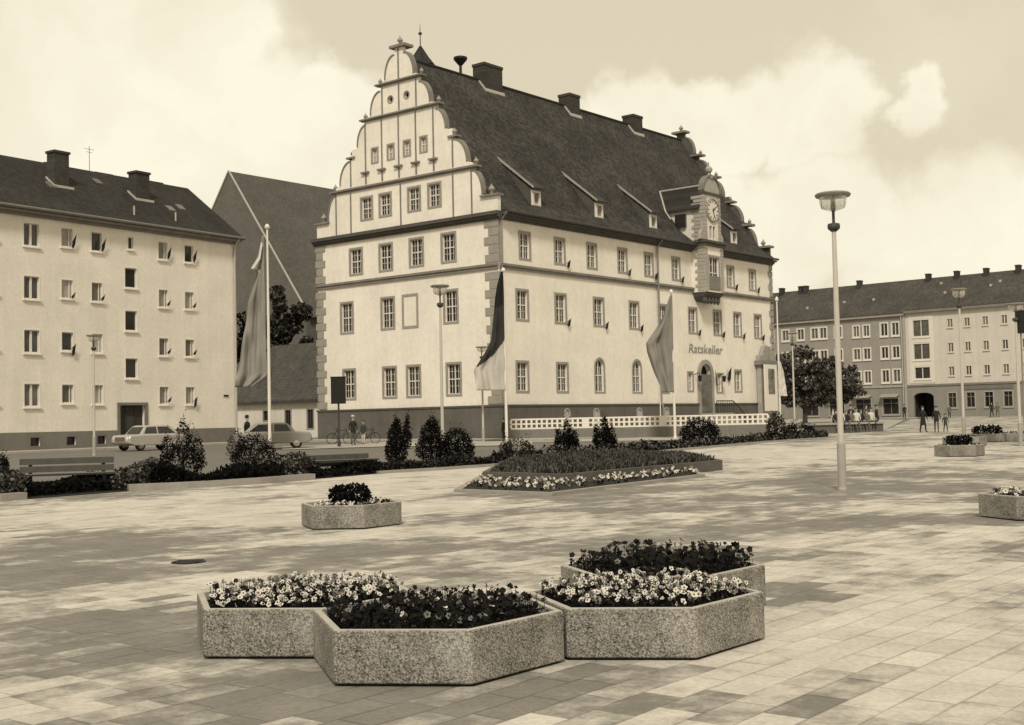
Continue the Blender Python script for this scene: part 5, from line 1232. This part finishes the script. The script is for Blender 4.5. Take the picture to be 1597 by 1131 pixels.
# ------------------------------------------------------------ cars
def make_car(loc, rz, label, paint, dark_roof=None):
    e = empty('parked_car', loc, rz, label, 'car', 'cars parked by the houses')
    L_, W = 4.2, 1.6
    # lower body, side profile lofted across the width
    prof = [(-2.1, .42), (-2.12, .7), (-2.02, .88), (-1.1, .93), (1.15, .92), (2.0, .83), (2.1, .7), (2.08, .42), (1.75, .3), (-1.75, .3)]
    mb = MB(); rs = []
    for y, k, dz in ((-W/2, .95, .0), (-W/2+.09, 1, .0), (W/2-.09, 1, .0), (W/2, .95, .0)):
        rs.append([(x*(1 if k == 1 else .985), y, .3+(z-.3)*(1 if k == 1 else .93)) for x, z in prof])
    mb.rings(rs); b_ = mb.build('body', paint, e, smooth=False); bv = b_.modifiers.new('b', 'BEVEL'); bv.width = .05; bv.segments = 3
    cab = [(-1.25, .9), (-.85, 1.36), (-.6, 1.42), (.75, 1.42), (1.0, 1.36), (1.5, .9)]
    mb = MB(); wd = lambda z: W/2-.08-(z-.9)*.32
    mb.rings([[(x, s_*wd(z), z) for x, z in cab] for s_ in (-1, 1)]); c = mb.build('cabin', paint, e); bv = c.modifiers.new('b', 'BEVEL'); bv.width = .05; bv.segments = 3
    mb = MB()
    for s_ in (-1, 1):
        for pts in ([(-1.02, .96), (-.78, 1.31), (-.12, 1.33), (-.12, .96)], [(-.02, .96), (-.02, 1.33), (.72, 1.33), (1.2, .96)]):
            mb.add([(x, s_*(wd(z)+.012), z) for x, z in (pts if s_ < 0 else pts[::-1])], [(0, 1, 2, 3)])
    mb.add([(-1.245, -.55, .96), (-1.245, .55, .96), (-.9, .48, 1.33), (-.9, -.48, 1.33)], [(0, 1, 2, 3)]); mb.add([(1.46, -.55, .96), (1.46, .55, .96), (1.06, .48, 1.33), (1.06, -.48, 1.33)], [(3, 2, 1, 0)])
    mb.build('windows', glass, e)
    for x in (-1.3, 1.28):
        for s_ in (-1, 1):
            mb = MB(); mb.T = Matrix.Translation((x, s_*(W/2-.1), .31)) @ Matrix.Rotation(math.pi/2, 4, 'X'); mb.lathe([(.2, -.08), (.3, -.08), (.31, 0), (.3, .08), (.2, .08)], n=18); wh = mb.build('wheel', tyre, e)
            mb = MB(); mb.T = Matrix.Translation((x, s_*(W/2-.1), .31)) @ Matrix.Rotation(math.pi/2, 4, 'X'); mb.lathe([(.19, -.09), (.12, -.1), (.05, -.11)], n=14); mb.lathe([(.19, .09), (.12, .1), (.05, .11)], n=14); mb.build('rim', chrome, wh)
    for s_ in (-1, 1):
        mb = MB(); mb.T = Matrix.Translation((-2.07, s_*.58, .68)) @ Matrix.Rotation(-math.pi/2, 4, 'Y'); mb.lathe([(.11, 0), (.1, .04), (.03, .06)], n=12); mb.build('headlight', lensm, e)
    mb = MB(); mb.box(-2.2, -2.12, -.75, .75, .4, .5); mb.build('bumper', chrome, e); mb = MB(); mb.box(2.1, 2.18, -.75, .75, .4, .5); mb.build('bumper', chrome, e)
    mb = MB(); mb.box(-2.14, -2.1, -.42, .42, .55, .78); mb.build('grille', chrome, e)
    return e
a = G(190, 704); d = Vector((math.sin(R(34.5)), math.cos(R(34.5)), 0)); make_car(Vector((a.x, a.y, a.z))+d*2.0+Vector((0, 0, .0)), R(90-34.5), 'pale parked saloon car beside the door of the apartment house', carpaint)
a = G(478, 699); d = Vector((math.sin(R(-78)), math.cos(R(-78)), 0)); make_car(Vector((a.x, a.y, a.z))+d*2.0, math.pi-R(90-78)*-1, 'grey parked saloon car behind the tall flagpole', carpaint2)
# ------------------------------------------------------------ trees
def tree(loc, trunk_h, crown, n, size, label, mats=DARK, group='trees round the square', weights=None):
    e = empty('tree', loc, random.uniform(0, 6), label, 'tree', group); e.rotation_euler = (0, 0, 0)
    mb = MB(); mb.tube([(0, 0, -.2), (.05, 0, trunk_h*.5), (0, .05, trunk_h), (.1, 0, trunk_h+1.5)], [.28, .22, .18, .08], 8)
    for k in range(7):
        a = k*.9+random.random(); l = random.choice(crown); mb.tube([(0, 0, trunk_h*.85), (math.cos(a)*l[3]*.4, math.sin(a)*l[4]*.4, trunk_h+.8), (l[0]+math.cos(a)*l[3]*.5, l[1]+math.sin(a)*l[4]*.5, l[2]+.3)], [.1, .06, .02], 5)
    mb.build('trunk', bark, e)
    # many small clumps through the crown
    lob = []
    for l in crown:
        for _ in range(16):
            d = Vector((random.gauss(0, 1), random.gauss(0, 1), random.gauss(0, 1))).normalized()*random.uniform(.5, .98); r = random.uniform(.16, .3)*l[5]
            lob.append((l[0]+d.x*l[3], l[1]+d.y*l[4], l[2]+d.z*l[5], r*1.2, r*1.2, r*.8))
    mb = MB(); leaves(mb, lobe_pts(lob, n), size, 3, .1, .6, weights); mb.build('crown', mats, e); return e
random.seed(21)
TREEM = [mat('tree_leaf_dark', .03, var=.3, spec=.08), mat('tree_leaf', .075, var=.3, spec=.08), mat('tree_leaf_light', .14, var=.3, spec=.08)]
p = at(1255, 650, 122); p.z = gz(p.x, p.y)
tree(p, 1.6, [(0, 0, 5.2, 2.5, 2.3, 2.9), (-1.5, 0, 4.0, 1.8, 1.7, 2.2), (1.5, .5, 4.2, 1.9, 1.8, 2.3), (.2, 0, 2.7, 2.4, 2, 1.4)], 5000, .24, 'dark leafy tree left of the nearest lamp pole beside the town hall', TREEM, weights=[3, 4, 3])
p = at(1310, 650, 128); p.z = gz(p.x, p.y)
tree(p, 1.5, [(0, 0, 4.5, 2.1, 2, 2.5), (1.2, 0, 3.2, 1.6, 1.6, 1.8), (-1.2, 0, 3.5, 1.6, 1.5, 1.9)], 3900, .24, 'dark leafy tree right of the nearest lamp pole beside the dark row house', TREEM, weights=[3, 4, 4])
p = at(447, 660, 116); p.z = gz(p.x, p.y)
tree(p, 4, [(0, 0, 11.2, 1.9, 1.9, 2.6), (.2, 0, 8.0, 2.2, 2, 2.4), (-.8, 0, 9.5, 1.5, 1.5, 1.6)], 5200, .26, 'tall dark tree above the low white house', TREEM, weights=[5, 3, 1])
p = at(388, 660, 114); p.z = gz(p.x, p.y)
tree(p, 4, [(0, 0, 8.6, 1.0, 1.0, 2.6), (.2, 0, 6.5, .9, 1, 2)], 2200, .24, 'slim dark tree between the apartment house and the long flag', DARK, weights=[5, 3, 2])

# ------------------------------------------------------------ little roof turret behind the hall's gable
tl = H(4.2, 14.0)
e = empty('ridge_turret', Vector((at(656, 95, 92).x, 92, 0)), HRZ, 'small pointed turret with ball finial peeping over the town hall roof', 'turret')
q1 = at(656, 96, 92); q0 = at(652, 72, 92); zb_ = q1.z; za = q0.z
mb = MB(); mb.rings([[(r*math.cos(k*math.pi/4), r*math.sin(k*math.pi/4), z) for k in range(8)] for r, z in ((1.15, zb_-.35), (.6, zb_+.35), (.08, za))], True); mb.build('spire', roof2_m, e)
mb = MB(); mb.rings([[(r*math.cos(k*math.pi/4), r*math.sin(k*math.pi/4), z) for k in range(8)] for r, z in ((.9, 0), (.9, zb_-.33))], True); mb.build('shaft', plinth2_m, e)
mb = MB(); zf = at(652, 52, 92).z; mb.lathe([(.04, za-.1), (.035, zf-.15), (.14, zf-.08), (.15, zf+.02), (.03, zf+.1), (.01, zf+.75)], n=8); mb.build('finial', darkmetal, e)

# ------------------------------------------------------------ people
def body_mesh(pose):
    """one continuous skinned figure, feet at z=0, facing -Y"""
    V = {}; Rr = {}; Ed = []
    def j(n, p, r, par=None):
        V[n] = len(V); P.append(p); Rr[V[n]] = r
        if par: Ed.append((V[par], V[n]))
    P = []
    sit = pose == 'sit'; st = .0 if pose == 'stand' else .16
    hz = .92 if not sit else .52
    j('pelvis', (0, 0, hz), (.15, .12)); j('waist', (0, .01, hz+.16), (.135, .1), 'pelvis'); j('chest', (0, 0, hz+.36), (.165, .12), 'waist'); j('neckb', (0, .01, hz+.54), (.075, .07), 'chest')
    j('neck', (0, 0, hz+.60), (.055, .055), 'neckb'); j('jaw', (0, -.015, hz+.66), (.075, .085), 'neck'); j('head', (0, 0, hz+.76), (.085, .1), 'jaw'); j('crown', (0, .01, hz+.84), (.055, .065), 'head')
    for s in (-1, 1):
        n = 'L' if s < 0 else 'R'; sw = .14*s if pose == 'walk' else 0
        j('sh'+n, (s*.17, 0, hz+.48), (.07, .065), 'chest'); j('el'+n, (s*.24, .02-sw*.6, hz+.2), (.048, .045), 'sh'+n)
        if pose in ('walk', 'stand'): j('wr'+n, (s*.25, -.04-sw, hz-.04), (.03, .03), 'el'+n); j('pa'+n, (s*.25, -.06-sw*1.1, hz-.11), (.035, .02), 'wr'+n)
        else: j('wr'+n, (s*.17, -.2, hz+.12), (.03, .03), 'el'+n); j('pa'+n, (s*.14, -.27, hz+.09), (.035, .02), 'wr'+n)
        if sit:
            j('hp'+n, (s*.09, -.05, hz-.02), (.095, .09), 'pelvis'); j('kn'+n, (s*.1, -.42, hz-.02), (.065, .065), 'hp'+n); j('an'+n, (s*.1, -.4, .09), (.042, .045), 'kn'+n); j('to'+n, (s*.11, -.56, .04), (.04, .03), 'an'+n)
        else:
            f = s*st; j('hp'+n, (s*.09, 0, hz-.08), (.09, .095), 'pelvis'); j('kn'+n, (s*.1, -.02-f*.6, .5), (.065, .065), 'hp'+n); j('an'+n, (s*.1, .03-f*1.1+(0 if f < 0 else .0), .09), (.042, .045), 'kn'+n); j('to'+n, (s*.11, -.12-f*1.1, .04), (.04, .03), 'an'+n)
    me = bpy.data.meshes.new('body'); me.from_pydata(P, Ed, []); o = bpy.data.objects.new('body', me); col_.objects.link(o)
    sk = o.modifiers.new('s', 'SKIN'); ss = o.modifiers.new('u', 'SUBSURF'); ss.levels = ss.render_levels = 1
    for i, v in enumerate(me.skin_vertices[0].data): v.radius = Rr[i]; v.use_root = (i == 0)
    dg = bpy.context.evaluated_depsgraph_get(); m2 = bpy.data.meshes.new_from_object(o.evaluated_get(dg)); bpy.data.objects.remove(o)
    # fingers, ears and nose grown on as part of the same mesh
    bm = bmesh.new(); bm.from_mesh(m2)
    def limb(a, b_, r):
        mb = MB(); mb.tube([a, tuple((Vector(a)+Vector(b_))/2+Vector((0, -.004, 0))), b_], [r, r*.95, r*.7], 5)
        vs = [bm.verts.new(v) for v in mb.v]
        for f in mb.f: bm.faces.new([vs[i] for i in f])
    for s in (-1, 1):
        c = Vector(P[V['pa'+('L' if s < 0 else 'R')]])
        dr_ = Vector((0, -.02, -1)) if not sit else Vector((-s*.3, -1, -.2)).normalized()
        for k, l in enumerate((.07, .08, .075, .06)): a = c+Vector((0, -.027+k*.018, 0)) if not sit else c+Vector((-.027+k*.018, 0, 0)); limb(a, a+dr_*(l+.03), .009)
        limb(c+Vector((-s*.01, -.03, .03)), c+Vector((-s*.03, -.055, -.02)), .01)
        limb((s*.083, .01, hz+.77), (s*.1, .02, hz+.75), .018)
    limb((0, -.09, hz+.76), (0, -.125, hz+.735), .016)
    bm.to_mesh(m2); bm.free()
    m2['hz'] = hz; return m2, hz
BM = {k: body_mesh(k) for k in ('stand', 'walk', 'sit')}
def person(x, y, hpx, pose, top, legs, label, heading=0, hat=None, skirt=False, group='people on the square', hair_m=None, dpt=None, lift=0):
    """photo pixel of the feet and height in photo pixels"""
    if dpt: q = at(x, y, dpt); p = Vector((q.x, q.y, gz(q.x, q.y)+lift))
    else: p = G(x, y)
    me, hz = BM[pose]; H_ = hz+.9; sc_ = hpx/(FPX/p.y)/H_
    m = me.copy(); m.name = 'body'; m.materials.clear()
    for q in (shoe, legs, top, skin): m.materials.append(q)
    for f in m.polygons:
        c = f.center; f.use_smooth = True
        hand = abs(c.x) > .2 and c.z < hz-.02 if pose != 'sit' else (c.y < -.2 and c.z > hz+.05 and abs(c.x) < .25)
        if c.z > hz+.575 or hand: k = 3
        elif pose == 'sit': k = 2 if (c.z > hz+.03) else (0 if c.z < .1 else 1)
        else: k = 0 if c.z < .1 else (1 if c.z < hz-.1 and abs(c.x) < .2 else 2)
        f.material_index = k
    e = empty('person', p, heading, label, 'person', group); e.scale = (sc_,)*3
    b_ = bpy.data.objects.new('body', m); col_.objects.link(b_); b_.parent = e
    mb = MB(); mb.lathe([(.09, -.02), (.105, .03), (.1, .08), (.06, .125), (.01, .135)], (0, .022, hz+.755), 12); mb.build('hair', hair_m or hairm, e, smooth=True)
    if hat: mb = MB(); mb.lathe([(.15, .0), (.15, .012), (.1, .015), (.095, .09), (.05, .11)], (0, .01, hz+.82), 12); mb.build('hat', hat, e)
    if skirt: mb = MB(); mb.lathe([(.2, hz-.42), (.165, hz-.1), (.15, hz+.05), (.14, hz+.14)], n=12, cap=False); mb.build('skirt', legs if skirt is True else skirt, e)
    else:
        if pose != 'sit': mb = MB(); mb.lathe([(.172, hz-.14), (.165, hz), (.15, hz+.14)], n=12, cap=False); mb.build('jacket_hem', top, e)
    return e
random.seed(2)
person(1440, 674.7, 42, 'walk', cl_dark, cl_dark, 'walking person in dark coat, left of the three near the right planters', .4, skirt=True)
person(1461, 674.7, 42, 'walk', cl_dark, cl_mid, 'walking person in dark top and lighter trousers, middle of the three', -.3)
person(1475, 673.7, 29, 'walk', cl_brown, cl_dark, 'child in dark clothes walking right of the two adults', .1)
person(1481, 651, 22, 'stand', cl_mid, cl_dark, 'distant person near the pale row house behind the walking child', dpt=138)
person(1547, 650, 24, 'walk', cl_dark, cl_dark, 'distant dark figure before the shop windows, left of a pair', dpt=140)
person(1556, 650, 23, 'walk', cl_mid, cl_mid, 'distant figure in grey before the shop windows, right of a pair', dpt=140)
person(1411, 652, 23, 'stand', cl_dark, cl_dark, 'distant dark figure at the joint of the two row houses', dpt=142)
person(551, 694, 46, 'stand', cl_dark, cl_mid, 'standing man with pale hat beside the black board', .5, hat=cl_light)
person(567, 693, 38, 'stand', cl_brown, cl_light, 'shorter person in dark jacket and light trousers beside the hatted man', -.6)
person(386, 700, 52, 'stand', cl_dark, cl_dark, 'man in dark clothes and hat standing beside the apartment house corner', 1.2, hat=cl_dark)
person(786, 688, 36, 'stand', cl_dark, cl_brown, 'dark figure standing by the corner flagpole', -1)
tops = [cl_dark, cl_light, cl_dark, cl_mid, cl_light, cl_dark, cl_mid, cl_light]
lab = ['in dark jacket at the left end', 'in pale blouse second from the left', 'in black third from the left', 'in grey in the middle', 'in light shirt right of the middle', 'in dark coat with arms in lap', 'in grey near the right end', 'in white at the right end']
for k in range(8):
    t = .34+.075*k; q = wa.lerp(wb, t)
    e = person(0, 0, 1, 'sit', tops[k], cl_dark if k % 2 else cl_mid, 'person sitting on the low wall %s' % lab[k], .2*math.sin(k*3), group='people sitting on the wall', hair_m=[hairm, cl_brown, cl_mid][k % 3], dpt=80)
    e.location = (q.x, q.y+.02+.12*(k % 2), q.z+.17); e.scale = (.92+.06*math.sin(k*2),)*3
for k, (x, h_, c_, l_) in enumerate(((1328, 33, cl_dark, 'standing behind the left of the sitting group'), (1352, 32, cl_mid, 'standing behind the middle of the sitting group'), (1368, 34, cl_dark, 'in a long dark coat standing at the right end of the wall'), (1300, 26, cl_light, 'in a light top standing left of the nearest lamp pole'))):
    person(x, 672, h_+8, 'stand', c_, cl_dark, 'person %s' % l_, .5*k, group='people by the wall', dpt=[84, 85, 80.5, 90][k])
# bicycle leaning by the board
def bicycle(loc, rz, label):
    e = empty('bicycle', loc, rz, label, 'bicycle', 'bicycles by the board')
    for x in (-.5, .5):
        mb = MB(); pts = [(x+.33*math.cos(a*math.pi/9), 0, .34+.33*math.sin(a*math.pi/9)) for a in range(19)]; mb.tube(pts, .02, 6); wh = mb.build('wheel', tyre, e)
        mb = MB(); 
        for a in range(8): mb.tube([(x, 0, .34), (x+.32*math.cos(a*math.pi/4), 0, .34+.32*math.sin(a*math.pi/4))], .003, 3)
        mb.build('spokes', chrome, wh)
    mb = MB()
    for a, b_ in (((-.5, .34), (-.2, .82)), ((-.5, .34), (-.05, .32)), ((-.05, .32), (-.2, .9)), ((-.05, .32), (.35, .82)), ((-.2, .82), (.35, .84)), ((.35, .95), (.5, .34))): mb.tube([(a[0], 0, a[1]), (b_[0], 0, b_[1])], .018, 6)
    mb.build('frame', blackm, e)
    mb = MB(); mb.tube([(.3, -.25, 1.0), (.36, 0, .98), (.3, .25, 1.0)], .015, 5); mb.build('handlebar', darkmetal, e); mb = MB(); mb.box(-.32, -.08, -.06, .06, .9, .95); mb.build('saddle', blackm, e)
bicycle(G(531, 693), .3, 'dark bicycle parked under the black board')
bicycle(G(574, 692), -.4, 'dark bicycle beside the shorter person')
